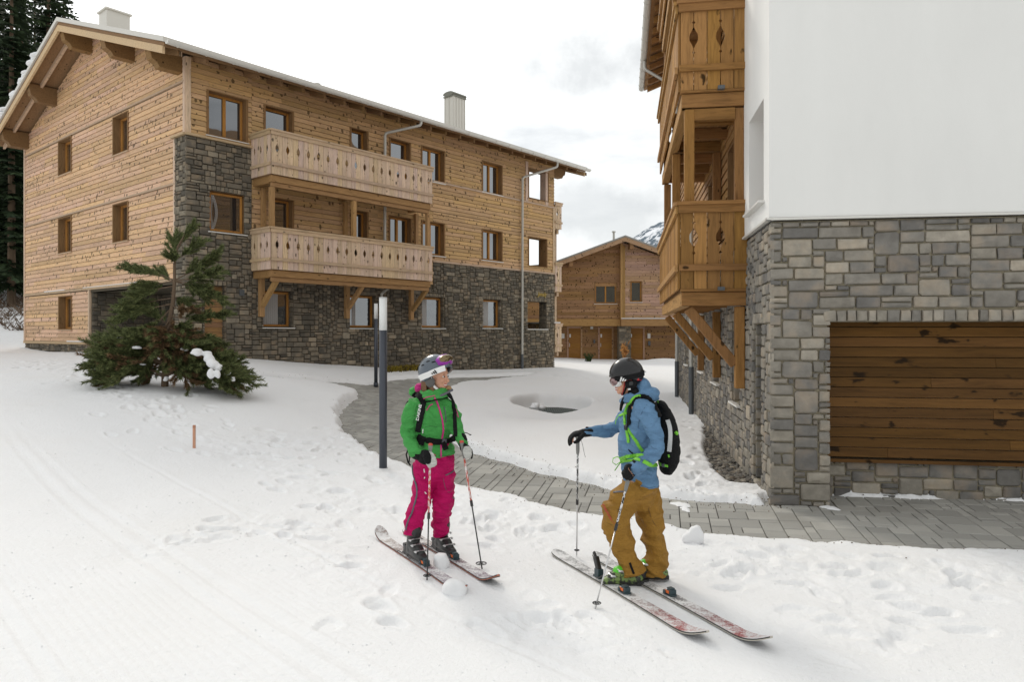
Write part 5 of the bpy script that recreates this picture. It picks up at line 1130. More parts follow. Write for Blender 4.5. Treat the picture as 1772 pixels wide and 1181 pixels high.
def band(name, mt, par, Hm, r, c, az0, az1, zf, hw, th=.004, n=40, out=.004):
    mb = MB(); vs = []
    for i in range(n + 1):
        a = math.radians(az0 + (az1 - az0) * i / n)
        for (dz, dr) in ((-hw, 0), (hw, 0), (hw, th), (-hw, th)):
            z = zf(math.cos(a)) + dz; q = max(.05, 1 - ((z - c[2]) / r[2]) ** 2) ** .5; vs.append(tuple(Hm @ Vector((c[0] + (r[0] * q + out + dr) * math.cos(a), c[1] + (r[1] * q + out + dr) * math.sin(a), z))))
    fs = [(4 * i + k, 4 * i + (k + 1) % 4, 4 * i + 4 + (k + 1) % 4, 4 * i + 4 + k) for i in range(n) for k in range(4)]; mb.add(vs, fs, .5); return mb.build(name, mt, par, smooth=False)
def goggles(par, Hm, tilt, frame, lens, rad=.118, cz=0., inner=None):
    T = Hm @ Matrix.Rotation(math.radians(tilt), 4, 'Y'); root = None
    for k, (ra, az, hh, nm, mt_) in enumerate(((rad + .0, 56, .046, 'goggles', frame), (rad + .012, 52, .040, 'foam_rim', inner or frame), (rad + .018, 46, .033, 'lens', lens))):
        mb = MB(); n = 20; m = 8; vs = []
        for dr in (0, -.016):
            for i in range(n + 1):
                for j in range(m + 1):
                    u = -1 + 2 * i / n; w = -1 + 2 * j / m; hs = (1 - .45 * abs(u) ** 4) * (1 - (.28 * math.exp(-(u / .16) ** 2) if w < 0 else 0)); a = math.radians(az * u); rr = ra + dr - .018 * w * w
                    vs.append(tuple(T @ Vector((rr * math.cos(a) * 1.0, rr * .86 * math.sin(a), cz + hh * w * hs))))
        m1 = m + 1; tot = (n + 1) * m1; fs = []
        for s_, b in ((1, 0), (-1, tot)):
            for i in range(n):
                for j in range(m): f = (b + i * m1 + j, b + (i + 1) * m1 + j, b + (i + 1) * m1 + j + 1, b + i * m1 + j + 1); fs.append(f if s_ > 0 else f[::-1])
        for i in range(n): fs += [(i * m1, tot + i * m1, tot + (i + 1) * m1, (i + 1) * m1), (i * m1 + m, (i + 1) * m1 + m, tot + (i + 1) * m1 + m, tot + i * m1 + m)]
        for j in range(m): fs += [(j, j + 1, tot + j + 1, tot + j), (n * m1 + j, tot + n * m1 + j, tot + n * m1 + j + 1, n * m1 + j + 1)]
        mb.add(vs, fs); o = mb.build(nm, mt_, root or par, smooth=True); root = root or o
def on_strap(Hm, r, c, az, z, out=.020):
    a = math.radians(az); q = max(.05, 1 - ((z - c[2]) / r[2]) ** 2) ** .5
    return Hm @ Matrix.Translation((c[0] + (r[0] * q + out) * math.cos(a), c[1] + (r[1] * q + out) * math.sin(a), z)) @ Matrix.Rotation(a + math.radians(90), 4, 'Z')
def bars(par, mt, Hm, base, side, sc=.02, mirror=1):
    """three slanted bars printed on the goggle strap"""
    mb = MB()
    for k in range(3):
        h = sc * (.45 + .45 * k); x0 = (k - 1) * sc * .75 * mirror; sl = sc * .35 * mirror
        q = [(x0, 0), (x0 + sc * .5, 0), (x0 + sc * .5 - sl - (h - sc * .45) * .3 * mirror, h), (x0 - sl - (h - sc * .45) * .3 * mirror, h)]
        vs = [tuple(Hm @ (Vector(base) + Vector((a, side * dy, b)))) for dy in (0, .003) for a, b in q]
        mb.add(vs, [(0, 1, 2, 3), (7, 6, 5, 4), (0, 4, 5, 1), (1, 5, 6, 2), (2, 6, 7, 3), (3, 7, 4, 0)])
    return mb.build('strap_emblem', mt, par)
def frame3(o, x, y):
    x = Vector(x).normalized(); y = Vector(y); y = (y - x * y.dot(x)).normalized(); z = x.cross(y); m = Matrix((x, y, z)).transposed().to_4x4(); m.translation = Vector(o); return m
def hand_parts(mb, Hf, curl=(.9, 1.3, .9), s=1.0, thick=1.0):
    """x towards the fingers, y towards the thumb, z back of the hand"""
    v = lambda *a: Hf @ (Vector(a) * s); Rm = Hf.to_3x3()
    mb.ell(v(.048, 0, 0), .052 * s, .044 * s, .020 * s * thick, Rm, n=16, m=10); limb(mb, [v(-.04, 0, 0), v(.02, 0, 0)], [.028 * s, .03 * s], k=2)
    for i, (y, ln, r) in enumerate(((.031, .078, .0098), (.011, .088, .0102), (-.010, .082, .0098), (-.030, .064, .0088))):
        p = Vector((.085 - abs(i - 1.2) * .005, y, .002)); a = 0; pts = [v(*(p + Vector((-.03, 0, 0)))), v(*p)]
        for sg, c in zip((.44, .32, .26), curl): a += c * (1 + .06 * i); p = p + Vector((math.cos(a) * ln * sg, 0, -math.sin(a) * ln * sg)); pts.append(v(*p))
        limb(mb, pts, [r * 1.1 * s * thick, r * 1.08 * s * thick, r * s * thick, r * .93 * s * thick, r * .85 * s * thick], n=10, k=3)
    limb(mb, [v(.015, .03, -.008), v(.045, .052, -.022), v(.07, .05, -.045), v(.088, .03, -.055)], [.015 * s * thick, .0135 * s * thick, .012 * s * thick, .010 * s * thick], n=10, k=3)
def boot(par, loc, yaw, shell, cuff, ss=1.0):
    T = Matrix.Translation(loc) @ Matrix.Rotation(yaw, 4, 'Z'); v = lambda *a: T @ Vector(a)
    mb = MB(); limb(mb, [v(-.12, 0, .045), v(-.06, 0, .05), (v(.05, 0, .05)), v(.145, 0, .038)], [(.046, .04), (.05, .045), (.056, .042), (.045, .028)], axis=T.to_3x3() @ Vector((0, 1, 0)))
    limb(mb, [v(-.085, 0, .06), v(-.07, 0, .14), v(-.035 - (.02 if ss < 1 else 0), 0, .25 if ss == 1 else .165)], [(.055 * ss, .07 * ss), (.056 * ss, .072 * ss), (.062 * ss, .075 * ss)], axis=T.to_3x3() @ Vector((0, 1, 0)))
    limb(mb, [v(-.06, 0, .10), v(.03, 0, .085), v(.09, 0, .06)], [.055, .052, .04])
    o = clay(mb, 'ski_boot', shell, par, .007, 3); mb = MB(); sv = lambda a0, a1, b0, b1, c0, c1, m_=0: mb.hexa([tuple(v(*q)) for q in ((a0, b0, c0), (a1, b0, c0), (a1, b1, c0), (a0, b1, c0), (a0, b0, c1), (a1, b0, c1), (a1, b1, c1), (a0, b1, c1))], None, m_)
    sv(-.155, .165, -.035, .035, .0, .02); sv(-.16, -.1, -.04, .04, .0, .035); mb.build('boot_sole', M['bootblack'], o, bevel=.004)
    for (x, z, tz, w) in ((.06, .085, -.3, .052), (.0, .125, -.5, .058), (-.035, .165, -.25, .062))[:2 if cuff else 3]:
        mb = MB(); pts = [v(x + tz * .0 + .035 * math.cos(a) + .02, w * 1.04 * math.sin(a), z + .012 * math.cos(a)) for a in np.linspace(-1.9, 1.9, 9)]; mb.tube(pts, [(.003, .007)] * 9, 6)
        for sy in (-1, 1): mb.ell(v(x + .03, w * .92 * sy, z), .022, .009, .010, T.to_3x3(), n=10, m=6)
        mb.build('buckle', M['steel'], o)
    if cuff:
        mb = MB(); mb.ell(v(.03, 0, .115), .055, .045, .038, T.to_3x3()); mb.build('boot_tongue', cuff, o, smooth=True)
    return o
def ski(a, b, cols, lab, bind_at, wid=.10, tail_up=0., tip_up=.09, z=.004, heel_up=False, boot_len=.31):
    a = Vector((*a, 0)); b = Vector((*b, 0)); L_ = (b - a).length; yaw = math.atan2(b.y - a.y, b.x - a.x); e0 = empty('ski', (a.x, a.y, z), yaw); tag(e0, lab, 'ski', 'skis on the snow')
    n = 60; vs = []
    for i in range(n + 1):
        t_ = i / n; x = L_ * t_; w = wid / 2 * (1 + .28 * (2 * t_ - 1) ** 2)
        if t_ > .92: w *= max(.05, (1 - ((t_ - .92) / .08) ** 2.2)) ** .6
        if t_ < .06: w *= (max(.05, 1 - ((.06 - t_) / .06) ** 2.5)) ** .5
        zz = .012 * math.sin(math.pi * t_) * 0 + tip_up * max(0, (t_ - .86) / .14) ** 2 + tail_up * max(0, (.12 - t_) / .12) ** 1.8
        for (dy, dz) in ((-w, 0), (-w, .006), (-w * .94, .014), (w * .94, .014), (w, .006), (w, 0)): vs.append((x, dy, zz + dz))
    fs = []; mats = []
    for i in range(n):
        for k in range(6): fs.append((6 * i + k, 6 * i + (k + 1) % 6, 6 * i + 6 + (k + 1) % 6, 6 * i + 6 + k)); mats.append(0 if k == 2 else (1 if k in (0, 4) else 2))
    fs += [(5, 4, 3, 2, 1, 0), tuple(6 * n + k for k in range(6))]; mats += [1, 1]
    mb = MB(); mb.add(vs, fs, .5); mb.m = mats; mb.build('ski_body', cols, e0)
    x = bind_at * L_
    def piece(nm, boxes, mt_, par):
        m_ = MB(); [m_.box(*q) for q in boxes]; return m_.build(nm, mt_, par, bevel=.004)
    toe = piece('toe_binding', [(x + boot_len / 2 - .03, x + boot_len / 2 + .075, -.03, .03, .014, .026), (x + boot_len / 2 + .015, x + boot_len / 2 + .07, -.027, .027, .026, .062), (x + boot_len / 2 - .015, x + boot_len / 2 + .015, -.04, -.022, .026, .05), (x + boot_len / 2 - .015, x + boot_len / 2 + .015, .022, .04, .026, .05), (x + boot_len / 2 + .01, x + boot_len / 2 + .06, -.022, .022, .062, .072)], M['bindtoe'], e0)
    piece('toe_clip', [(x + boot_len / 2 + .0, x + boot_len / 2 + .05, -.031, -.028, .032, .055), (x + boot_len / 2 + .0, x + boot_len / 2 + .05, .028, .031, .032, .055)], M['bindorange'], toe)
    hx = x - boot_len / 2
    if heel_up:
        hb = piece('heel_binding', [(hx - .10, hx + .0, -.03, .03, .014, .03), (hx - .085, hx - .02, -.026, .026, .03, .085)], M['bindtoe'], e0)
        m_ = MB(); m_.beam((hx - .05, 0, .07), (hx - .10, 0, .17), .045, .04, (0, 1, 0)); m_.beam((hx - .10, 0, .165), (hx - .135, 0, .20), .03, .02, (0, 1, 0)); m_.build('heel_lever', M['bootblack'], hb, bevel=.006)
        for sy in (-1, 1): m_ = MB(); m_.tube([(hx - .02, .05 * sy, .03), (hx + .05, .058 * sy, .05), (hx + .11, .06 * sy, .09)], .004, 6); m_.build('ski_brake', M['bootblack'], hb)
    else:
        hb = piece('heel_binding', [(hx - .10, hx + .02, -.03, .03, .014, .03), (hx - .075, hx - .012, -.03, .03, .03, .09), (hx - .11, hx - .05, -.02, .02, .07, .10)], M['bootblack'], e0)
        for sy in (-1, 1): m_ = MB(); m_.tube([(hx - .06, .045 * sy, .025), (hx - .12, .056 * sy, .03), (hx - .17, .058 * sy, .012)], .004, 6); m_.build('ski_brake', M['bootblack'], hb)
    return e0, yaw
def skimat(name, c1, red, x0, x1):
    m = mat(name, c1, .4); t = m.node_tree; v = coords(t); n = noise(t, v, 9, 6, .7); n2 = noise(t, v, 60, 3, .7)
    sp = t.nodes.new('ShaderNodeSeparateXYZ'); t.links.new(v, sp.inputs[0]); g1 = math_(t, 'MULTIPLY', math_(t, 'SUBTRACT', sp.outputs[0], x0), 1 / (x1 - x0), clamp=True)
    b = mixc(t, math_(t, 'MULTIPLY', math_(t, 'MULTIPLY', g1, n), 2.4, clamp=True), c1, red)
    sw = math_(t, 'MULTIPLY', math_(t, 'SUBTRACT', math_(t, 'ADD', math_(t, 'MULTIPLY', n, 1.1), math_(t, 'MULTIPLY', n2, .6)), .72), 5, clamp=True)
    t.links.new(mixc(t, sw, b, (.72, .72, .72)), bsdf(m).inputs['Base Color']); return m
M['bindtoe'] = mat('petrol black binding', (.025, .05, .06), .4); M['bindorange'] = mat('orange binding clip', (.7, .14, .02), .4)
M['skiM'] = skimat('silver ski top', (.20, .20, .20), (.38, .03, .03), 1.2, 2.0); M['skiW'] = skimat('worn taupe ski top', (.26, .20, .17), (.16, .10, .16), .2, 1.8); M['edgeM'] = mat('cream ski side wall', (.5, .47, .4), .4); M['base'] = mat('black ski base', (.02, .02, .02), .4); M['edgeW'] = mat('rusty red side wall', (.45, .14, .08), .5)
M['shaftred'] = mat('red pole', (.5, .06, .04), .4); M['shaftblack'] = mat('black pole', (.02, .02, .02), .35); M['shaftalu'] = mat('bare aluminium pole', (.6, .6, .6), .3, .8); M['gripgrey'] = mat('grey rubber grip', (.20, .20, .19), .7)
def patt(name, c1, c2, sc):
    m = mat(name, c1, .4); t = m.node_tree; v = coords(t, (1, 1, .35)); n = noise(t, v, sc, 2, .5, dist=2.); t.links.new(mixc(t, math_(t, 'GREATER_THAN', n, .52), c1, c2), bsdf(m).inputs['Base Color']); return m
M['pattred'] = patt('red and white patterned pole', (.55, .08, .05), (.75, .72, .7), 60); M['pattbw'] = patt('black and white patterned pole', (.02, .02, .02), (.7, .7, .7), 60)
def pole(top_, tip, lab, up, low, grip, split=.55, basket=.028, glen=.13, strap=None, accent=None):
    top_, tip = Vector(top_), Vector(tip); e0 = empty('ski_pole', tip, 0, label=lab, cat='ski pole', group='ski poles planted in the snow'); d = (top_ - tip); L_ = d.length; u = d.normalized(); at = lambda l: tuple(u * l)
    mb = MB(); mb.tube([at(0.0), at(.03)], [.002, .006], 8); mb.tube([at(.03), at(L_ * (1 - split))], .0058, 10); sh = mb.build('shaft', low, e0, smooth=True)
    mb = MB(); mb.tube([at(L_ * (1 - split) + .0), at(L_ - glen + .01)], .0085, 10); mb.build('upper_shaft', up, sh, smooth=True); mb = MB(); mb.tube([at(L_ * (1 - split) - .015), at(L_ * (1 - split) + .035)], .0125, 10); mb.build('clamp', M['shaftblack'], sh)
    mb = MB(); limb(mb, [u * (L_ - glen), u * (L_ - glen * .7), u * (L_ - glen * .3), u * (L_ - .01)], [.012, .0155, .0145, .019], n=12, k=3); mb.build('grip', grip, e0, smooth=True)
    if accent: mb = MB(); mb.ell(at(L_ + .004), .02, .02, .014); mb.build('grip_cap', accent, e0, smooth=True)
    mb = MB(); n = 16; c = u * .075
    for k in range(6): a = 2 * math.pi * k / 6; mb.tube([tuple(c), tuple(c + Vector((basket * math.cos(a), basket * math.sin(a), .002)))], .003, 5)
    mb.tube([tuple(c + Vector((basket * math.cos(2 * math.pi * k / n), basket * math.sin(2 * math.pi * k / n), 0))) for k in range(n + 1)], .0035, 5); mb.build('basket', M['shaftblack'], e0)
    if strap:
        mb = MB(); pts = [Vector(q) - tip for q in strap]; mb.tube(pts, [(.011, .0015)] * len(pts), 6, axis=(0, 1, 0)); mb.build('wrist_strap', M['black'], e0)
    return e0
def rebase(root, base):
    base = Vector(base); T = Matrix.Translation(-base)
    def rec(o):
        if o.type == 'MESH': o.data.transform(T)
        for c in o.children: rec(c)
    rec(root); root.location = base
M['seamgreen'] = mat('dark green seam', (.025, .13, .03), .7); M['seamblue'] = mat('dark blue seam', (.05, .10, .17), .7); M['seamochre'] = mat('dark ochre seam', (.13, .065, .012), .7)
# ----- skier in green -----
Yw = 6.45; P = Pix(Yw); ux = Vector((.94, .34, 0)); ps = Yw / F
e1, yaw1 = ski((-1.316, 7.14), (-.36, 5.56), [M['skiW'], M['edgeW'], M['base']], 'worn taupe ski nearer the camera under the skier in green, tail rising to the left', .50, .105, .09, .05)
e2, yaw2 = ski((-1.07, 7.30), (-.11, 5.72), [M['skiW'], M['edgeW'], M['base']], 'worn taupe ski under the far boot of the skier in green, tip raised', .49, .105, .03, .08)
Hw = Matrix.Translation(P(756, 650)) @ Matrix.Rotation(R(-25), 4, 'Z') @ Matrix.Rotation(R(5), 4, 'Y') @ Matrix.Scale(1.08, 4)
fL = Vector((-.838, 6.35, .03)); fR = Vector((-.605, 6.535, .03))          # boot centres
hipL, hipR = P(735, 802, 0.0), P(768, 804, .03)
legL = [hipL, P(732, 835, -.03), P(731, 862, -.08), P(721, 890, -.05), P(715, 914, -.02)]; legR = [hipR, P(770, 840, .0), P(768, 868, -.03), P(764, 893, .05), P(762, 915, .10)]
armL = [P(716, 703, -.06), P(708, 728, -.08), P(706, 752, -.08), P(714, 775, -.20), P(724, 789, -.27)]; armR = [P(778, 703, .06), P(786, 722, .04), P(788, 742, -.01), P(794, 757, -.10), P(801, 768, -.16)]
mb = MB(); head_parts(mb, Hw, 1.08)
limb(mb, [P(752, 798), P(750, 764), P(748, 725), P(747, 702)], [(.15, .11), (.125, .095), (.15, .105), (.13, .085)], axis=ux)
limb(mb, [P(747, 702), P(749, 688), P(752, 676)], [(.08, .06), .05, .052], axis=ux)
for a in (armL, armR): limb(mb, [P(747, 704)] + a, [.05, .045, .04, .036, .032, .026])
dL = Vector((math.cos(yaw1), math.sin(yaw1), 0)); limb(mb, legL + [fL - dL * .06 + Vector((0, 0, .10))], [.07, .062, .05, .045, .04, .036]); limb(mb, legR + [fR - dL * .06 + Vector((0, 0, .10))], [.07, .062, .05, .045, .04, .036])
for f, y_ in ((fL, yaw1), (fR, yaw2)): d = Vector((math.cos(y_), math.sin(y_), 0)); limb(mb, [f - d * .08 + Vector((0, 0, .06)), f + d * .1 + Vector((0, 0, .045))], [.035, .028])
gripL = [P(744, 768, -.36), Vector((-.69, 5.87, .0))]; gripR = [P(800, 762, -.22), Vector((-.25, 6.16, .0))]
HfL = frame3(P(724, 789, -.27), P(741, 800, -.36) - P(724, 789, -.27), gripL[0] - gripL[1]); HfR = frame3(P(801, 768, -.16), P(806, 788, -.25) - P(801, 768, -.16), Vector((-.6, -.3, .6)))
hand_parts(mb, HfL, s=.9); hand_parts(mb, HfR, s=.9)
pw = clay(mb, 'person', M['skin'], None, .0065, 2); tag(pw, 'smiling skier in green jacket and magenta trousers holding two poles, looking right', 'person')
face_bits(pw, Hw, 1.08)
# hair below the helmet
mb = MB(); rs = random.Random(3)
for k in range(70):
    a = rs.uniform(R(95), R(265)); x0 = Hw @ Vector((-.03 + .07 * math.cos(a), .078 * math.sin(a), -.03)); 
    q = [x0, Hw @ Vector((-.035 + .085 * math.cos(a), .085 * math.sin(a), -.09)), Hw @ Vector((-.02 + .085 * math.cos(a) + rs.uniform(-.02, .03), .08 * math.sin(a), -.165 - rs.random() * .05))]
    mb.tube(catmull([tuple(i) for i in q], 3), [.012, .012, .012, .011, .010, .008, .004], 6)
for k in range(30):
    t_ = rs.random(); x0 = Hw @ Vector((-.01 + .03 * t_, -.078, -.055)); mb.tube(catmull([tuple(x0), tuple(Hw @ Vector((.0 + .03 * t_, -.082 - .01 * rs.random(), -.11))), tuple(Hw @ Vector((.015 + .03 * t_, -.075 - .02 * rs.random(), -.165 - .02 * rs.random())))], 3), [.007, .007, .007, .006, .005, .004, .002], 5)
mb.build('hair', M['hair'], pw, smooth=True)
# jacket
mb = MB()
limb(mb, [P(755, 791), P(753, 778), P(751, 764), P(749, 745), P(748, 722), P(747, 706), P(747, 697), P(749, 688)], [(.178, .145), (.172, .14), (.158, .128), (.172, .138), (.185, .145), (.175, .125), (.135, .10), (.085, .08)], axis=ux, cap=False, n=28)
limb(mb, [P(738, 702, -.02)] + armL[:4] + [P(722, 786, -.26)], [.075, .076, .071, .068, .058, .052]); limb(mb, [P(760, 702, .02)] + armR, [.07, .072, .070, .066, .054, .046])
cen = P(751, 684)
ring = [cen + ux * (.125 * math.cos(a)) + Vector((-.34, .94, 0)) * (.10 * math.sin(a)) + Vector((0, 0, .018 * math.cos(a) + .0)) for a in np.linspace(0, 2 * math.pi, 18)]
mb.tube(ring, [(.030, .030)] * 18, 12); ring2 = [p + Vector((0, 0, .04)) + (cen - p) * .12 for p in ring]; mb.tube(ring2, .022, 10)
M3 = Matrix.Rotation(R(20), 3, 'Z'); mb.ell(P(727, 683, .13), .105, .075, .055, M3); mb.ell(P(722, 676, .12), .07, .06, .05, M3); mb.ell(P(768, 684, .08), .06, .05, .04, M3)
jk = clay(mb, 'jacket', M['green'], pw, .0085, 4, (.017, 7.0)); bj = bvh_of([jk])
mb = MB(); mb.ell(P(729, 672, .055), .066, .06, .052, M3); mb.ell(P(735, 682, .0), .045, .03, .03, M3); clay(mb, 'hood_lining', M['pinkcloth'], jk, .008, 3, (.006, 14))
mb = MB(); mb.tube([P(782, 676, -.0), P(776, 672, .0), P(769, 674, -.02)], [.014, .02, .014], 8); mb.ell(P(774, 673, .03), .04, .035, .03); mb.build('collar_lining', M['fur'], jk, smooth=True)
mb = MB(); mb.tube([P(760, 686, -.10), P(768, 683, -.09), P(776, 679, -.06), P(783, 675, -.03)], .011, 8); mb.build('collar_edge', M['greyzip'], jk, smooth=True)
rb_ = lambda nm, mt, pts, w, **k: ribbon(nm, mt, k.pop('par', jk), k.pop('bvh', bj), pts, w, P, **k)
for q in ([(722, 700), (718, 715), (716, 732), (719, 750)], [(733, 786), (748, 789), (762, 790), (778, 788), (787, 784)], [(706, 756), (712, 760), (719, 759)], [(735, 740), (745, 738), (757, 740)]): rb_('seam', M['seamgreen'], q, .0035, th=.001, lift=.0005)
rb_('front_zip', M['pink'], [(752, 688), (756, 697), (761, 712), (765, 727), (767, 743), (765, 757), (763, 770), (763, 782), (763, 792)], .014)
rb_('collar_zip', M['pink'], [(733, 690), (740, 688), (748, 686), (753, 685)], .006); rb_('pocket_zip', M['pink'], [(738, 711), (741, 706), (745, 702), (749, 700)], .008); rb_('pocket_zip', M['greyzip'], [(768, 704), (770, 712), (771, 722), (771, 731)], .006)
rb_('pocket_zip', M['pink'], [(787, 706), (790, 714), (793, 723)], .008); rb_('pocket_zip', M['white'], [(732, 743), (732, 750)], .008)
# trousers
mb = MB(); limb(mb, [P(753, 782), P(752, 800), P(751, 818)], [(.165, .135), (.178, .145), (.15, .13)], axis=ux)
limb(mb, [P(736, 804, .0)] + [P(732, 835, -.04), P(730, 862, -.10), P(720, 888, -.05), P(715, 908, -.06), P(714, 926, -.06)], [.105, .098, .088, .082, .082, .084], cap=False)
limb(mb, [P(766, 804, .03)] + [P(770, 840, .0), P(768, 868, -.04), P(764, 892, .05), P(762, 912, .10), P(762, 929, .11)], [.108, .096, .098, .082, .082, .078], cap=False)
tw = clay(mb, 'trousers', M['magenta'], pw, .0085, 4, (.021, 6.2)); bt = bvh_of([tw])
rb_('side_zip', M['greyzip'], [(715, 798), (714, 815), (719, 835), (722, 852), (718, 872), (712, 890), (705, 906), (703, 918)], .014, par=tw, bvh=bt); rb_('pocket_zip', M['greyzip'], [(771, 823), (778, 820), (785, 815)], .010, par=tw, bvh=bt); rb_('pocket_zip', M['greyzip'], [(783, 862), (789, 865)], .008, par=tw, bvh=bt)
rb_('flap_edge', M['greyzip'], [(767, 828), (771, 846), (777, 853), (783, 848), (786, 838)], .0025, par=tw, bvh=bt, th=.001)
for k, (a, b) in enumerate((((734, 812), (735, 818)), ((735, 826), (734, 829)), ((735, 852), (737, 855)), ((713, 826), (716, 827)))): rb_('snow_fleck', M['white'], [a, b], .008, par=tw, bvh=bt)
boot(pw, fL - Vector((0, 0, .002)), yaw1, M['bootblack'], None); boot(pw, fR - Vector((0, 0, .002)), yaw2, M['bootblack'], None)
hl = helmet(pw, Hw @ Matrix.Rotation(R(-18), 4, 'Y'), M['hgrey'], front=.045, side=-.015, back=-.05)
Ht = Hw @ Matrix.Rotation(R(-18), 4, 'Y'); rr_ = (.137, .112, .128); cc_ = (-.008, 0, .038)
for (az, zz) in ((-40, .125), (-62, .105), (-85, .12), (-110, .10), (-20, .135), (40, .12), (-140, .11)):
    a = R(az); q = (1 - ((zz - cc_[2]) / rr_[2]) ** 2) ** .5; mb = MB(); mb.ell(Ht @ Vector((cc_[0] + (rr_[0] * q + .010) * math.cos(a), cc_[1] + (rr_[1] * q + .010) * math.sin(a), zz)), .022, .007, .007, (Ht @ Matrix.Rotation(a + R(90), 4, 'Z')).to_3x3().normalized(), n=10, m=6); mb.build('vent', M['black'], hl)
sb_ = band('goggle_strap', M['white'], pw, Ht, rr_, cc_, 28, 332, lambda c: .012 + .012 * c + .018 * max(0, c), .023, out=.014)
bars(sb_, M['black'], on_strap(Ht, rr_, cc_, -68, .008), (0, 0, .0), -1, .022)
goggles(pw, Ht @ Matrix.Translation((.016, 0, .055)), -22, M['purple'], M['lensgold'], rad=.142, cz=.012, inner=M['purple'])
for sy in (-1, 1):
    mb = MB(); mb.ell(Ht @ Vector((-.022, .088 * sy, -.045)), .050, .020, .052, Ht.to_3x3().normalized()); ep = mb.build('ear_pad', M['dkgreyf'], hl, smooth=True)
    mb = MB(); mb.tube([Hw @ Vector((.012, .088 * sy, -.01)), Hw @ Vector((.010, .092 * sy, -.05)), Hw @ Vector((.03, .078 * sy, -.085)), Hw @ Vector((.058, .03 * sy, -.122))], [(.013, .004)] * 4, 8); mb.build('chin_strap', M['white'], hl)
# gloves: black backs, pale loose palms
for Hf, k in ((HfL, 0), (HfR, 1)):
    mb = MB(); hand_parts(mb, Hf, s=1.06, thick=1.35); gl_ = clay(mb, 'glove', M['glove'], pw, .0055, 2)
    mb = MB(); v = lambda *q: Hf @ Vector(q); limb(mb, [v(-.065, 0, 0), v(-.02, 0, .0), v(.02, 0, .0)], [.046, .046, .038], n=16); clay(mb, 'cuff', M['black'], gl_, .007, 2)
mb = MB(); a, b = P(742, 786, -.44), P(748, 806, -.46); limb(mb, [a, (a + b) / 2, b], [(.036, .018), (.050, .024), (.044, .020)], axis=(.9, -.1, .35)); m1_ = clay(mb, 'mitten_shell', M['whitemitt'], pw, .006, 2, (.004, 16))
mb = MB(); a, b = P(737, 783, -.46), P(741, 800, -.475); limb(mb, [a, (a + b) / 2, b], [(.026, .020), (.036, .025), (.026, .02)], axis=(.9, -.1, .35)); clay(mb, 'back_panel', M['black'], m1_, .006, 2)
mb = MB(); a, b = P(808, 776, -.30), P(810, 792, -.32); limb(mb, [a, (a + b) / 2, b], [(.032, .018), (.042, .022), (.030, .018)], axis=(.95, .1, .1)); m2_ = clay(mb, 'mitten_shell', M['whitemitt'], pw, .006, 2, (.004, 16))
mb = MB(); a, b = P(815, 779, -.29), P(816, 793, -.30); limb(mb, [a, (a + b) / 2, b], [(.012, .018), (.016, .022), (.010, .016)], axis=(.95, .1, .1)); clay(mb, 'back_panel', M['black'], m2_, .005, 1)
# backpack with straps and hip belt
bk = MB(); limb(bk, [P(724, 698, .22), P(728, 725, .26), P(730, 755, .26), P(732, 780, .22)], [(.13, .06), (.15, .095), (.15, .10), (.13, .06)], axis=ux)
bpw = clay(bk, 'backpack', M['black'], None, .01, 3, (.006, 9)); tag(bpw, 'black backpack with chest and hip straps worn by the skier in green', 'backpack')
bb = bvh_of([jk, tw])
kw = dict(par=bpw, bvh=bj)
s1 = rb_('shoulder_strap', M['black'], [(716, 687), (722, 683), (729, 689), (732, 699), (731, 712), (728, 724), (725, 738), (724, 748)], .052, th=.012, **kw); rb_('shoulder_strap', M['black'], [(773, 680), (779, 686), (783, 697), (786, 712), (787, 728), (788, 744), (789, 756)], .034, th=.012, **kw)
rb_('chest_strap', M['black'], [(736, 696), (746, 694), (757, 691), (768, 690), (778, 688)], .014, th=.006, **kw); rb_('hip_belt', M['black'], [(723, 756), (730, 760), (742, 763), (755, 765), (768, 765), (780, 762), (788, 758)], .055, th=.012, **kw)
rb_('hip_pad', M['black'], [(722, 757), (728, 762), (735, 764)], .085, th=.02, **kw); rb_('belt_tail', M['black'], [(764, 766), (768, 773), (771, 780)], .048, th=.012, lift=.012, **kw); rb_('buckle', M['greyzip'], [(763, 765), (770, 765)], .06, th=.018, **kw)
mb = MB(); mb.tube([P(706, 778, .1), P(703, 788, .08), P(706, 800, .06), P(710, 806, .02)], .007, 6); mb.tube([P(706, 780, .1), P(709, 790, .06), P(708, 800, .04)], .006, 6); mb.build('loose_strap', M['black'], bpw)
mb = MB(); mb.tube([P(803, 749, .05), P(808, 750, .03), P(814, 753, .0)], .004, 6); mb.ell(P(814, 753, 0), .010, .005, .005); mb.build('cord', M['black'], bpw)
tx = text('DAKINE', .040, M['white'], .001, name='strap_lettering', bold=.0008); tx.parent = bpw
h = bj.ray_cast(Vector((0, 0, HC)), (P(729, 715) - Vector((0, 0, HC))).normalized()); xf = (P(726.5, 727) - P(731, 705)).normalized() * -1; nn_ = Vector((h[1].x, h[1].y, h[1].z)); nn_ = (nn_ - xf * nn_.dot(xf)).normalized(); tx.data.transform(Matrix.Translation(h[0] + nn_ * .019) @ Matrix((xf, nn_.cross(xf), nn_)).transposed().to_4x4())
base = Vector((-.72, 6.45, .02)); rebase(pw, base)
bpw_o = bpw.matrix_world.copy()
# ----- poles of the skier in green -----
pole(P(745, 771, -.42), (-.69, 5.87, -.04), 'ski pole with orange topped grip in front of the magenta trousers', M['pattred'], M['shaftblack'], M['gripgrey'], .52, .03, .15, None, M['shaftred'])
pole(P(799, 766, -.26), (-.25, 6.16, -.03), 'red patterned ski pole slanting down to the right of the magenta trousers', M['pattred'], M['shaftblack'], M['gripgrey'], .48, .045, .13, None, M['shaftred'])

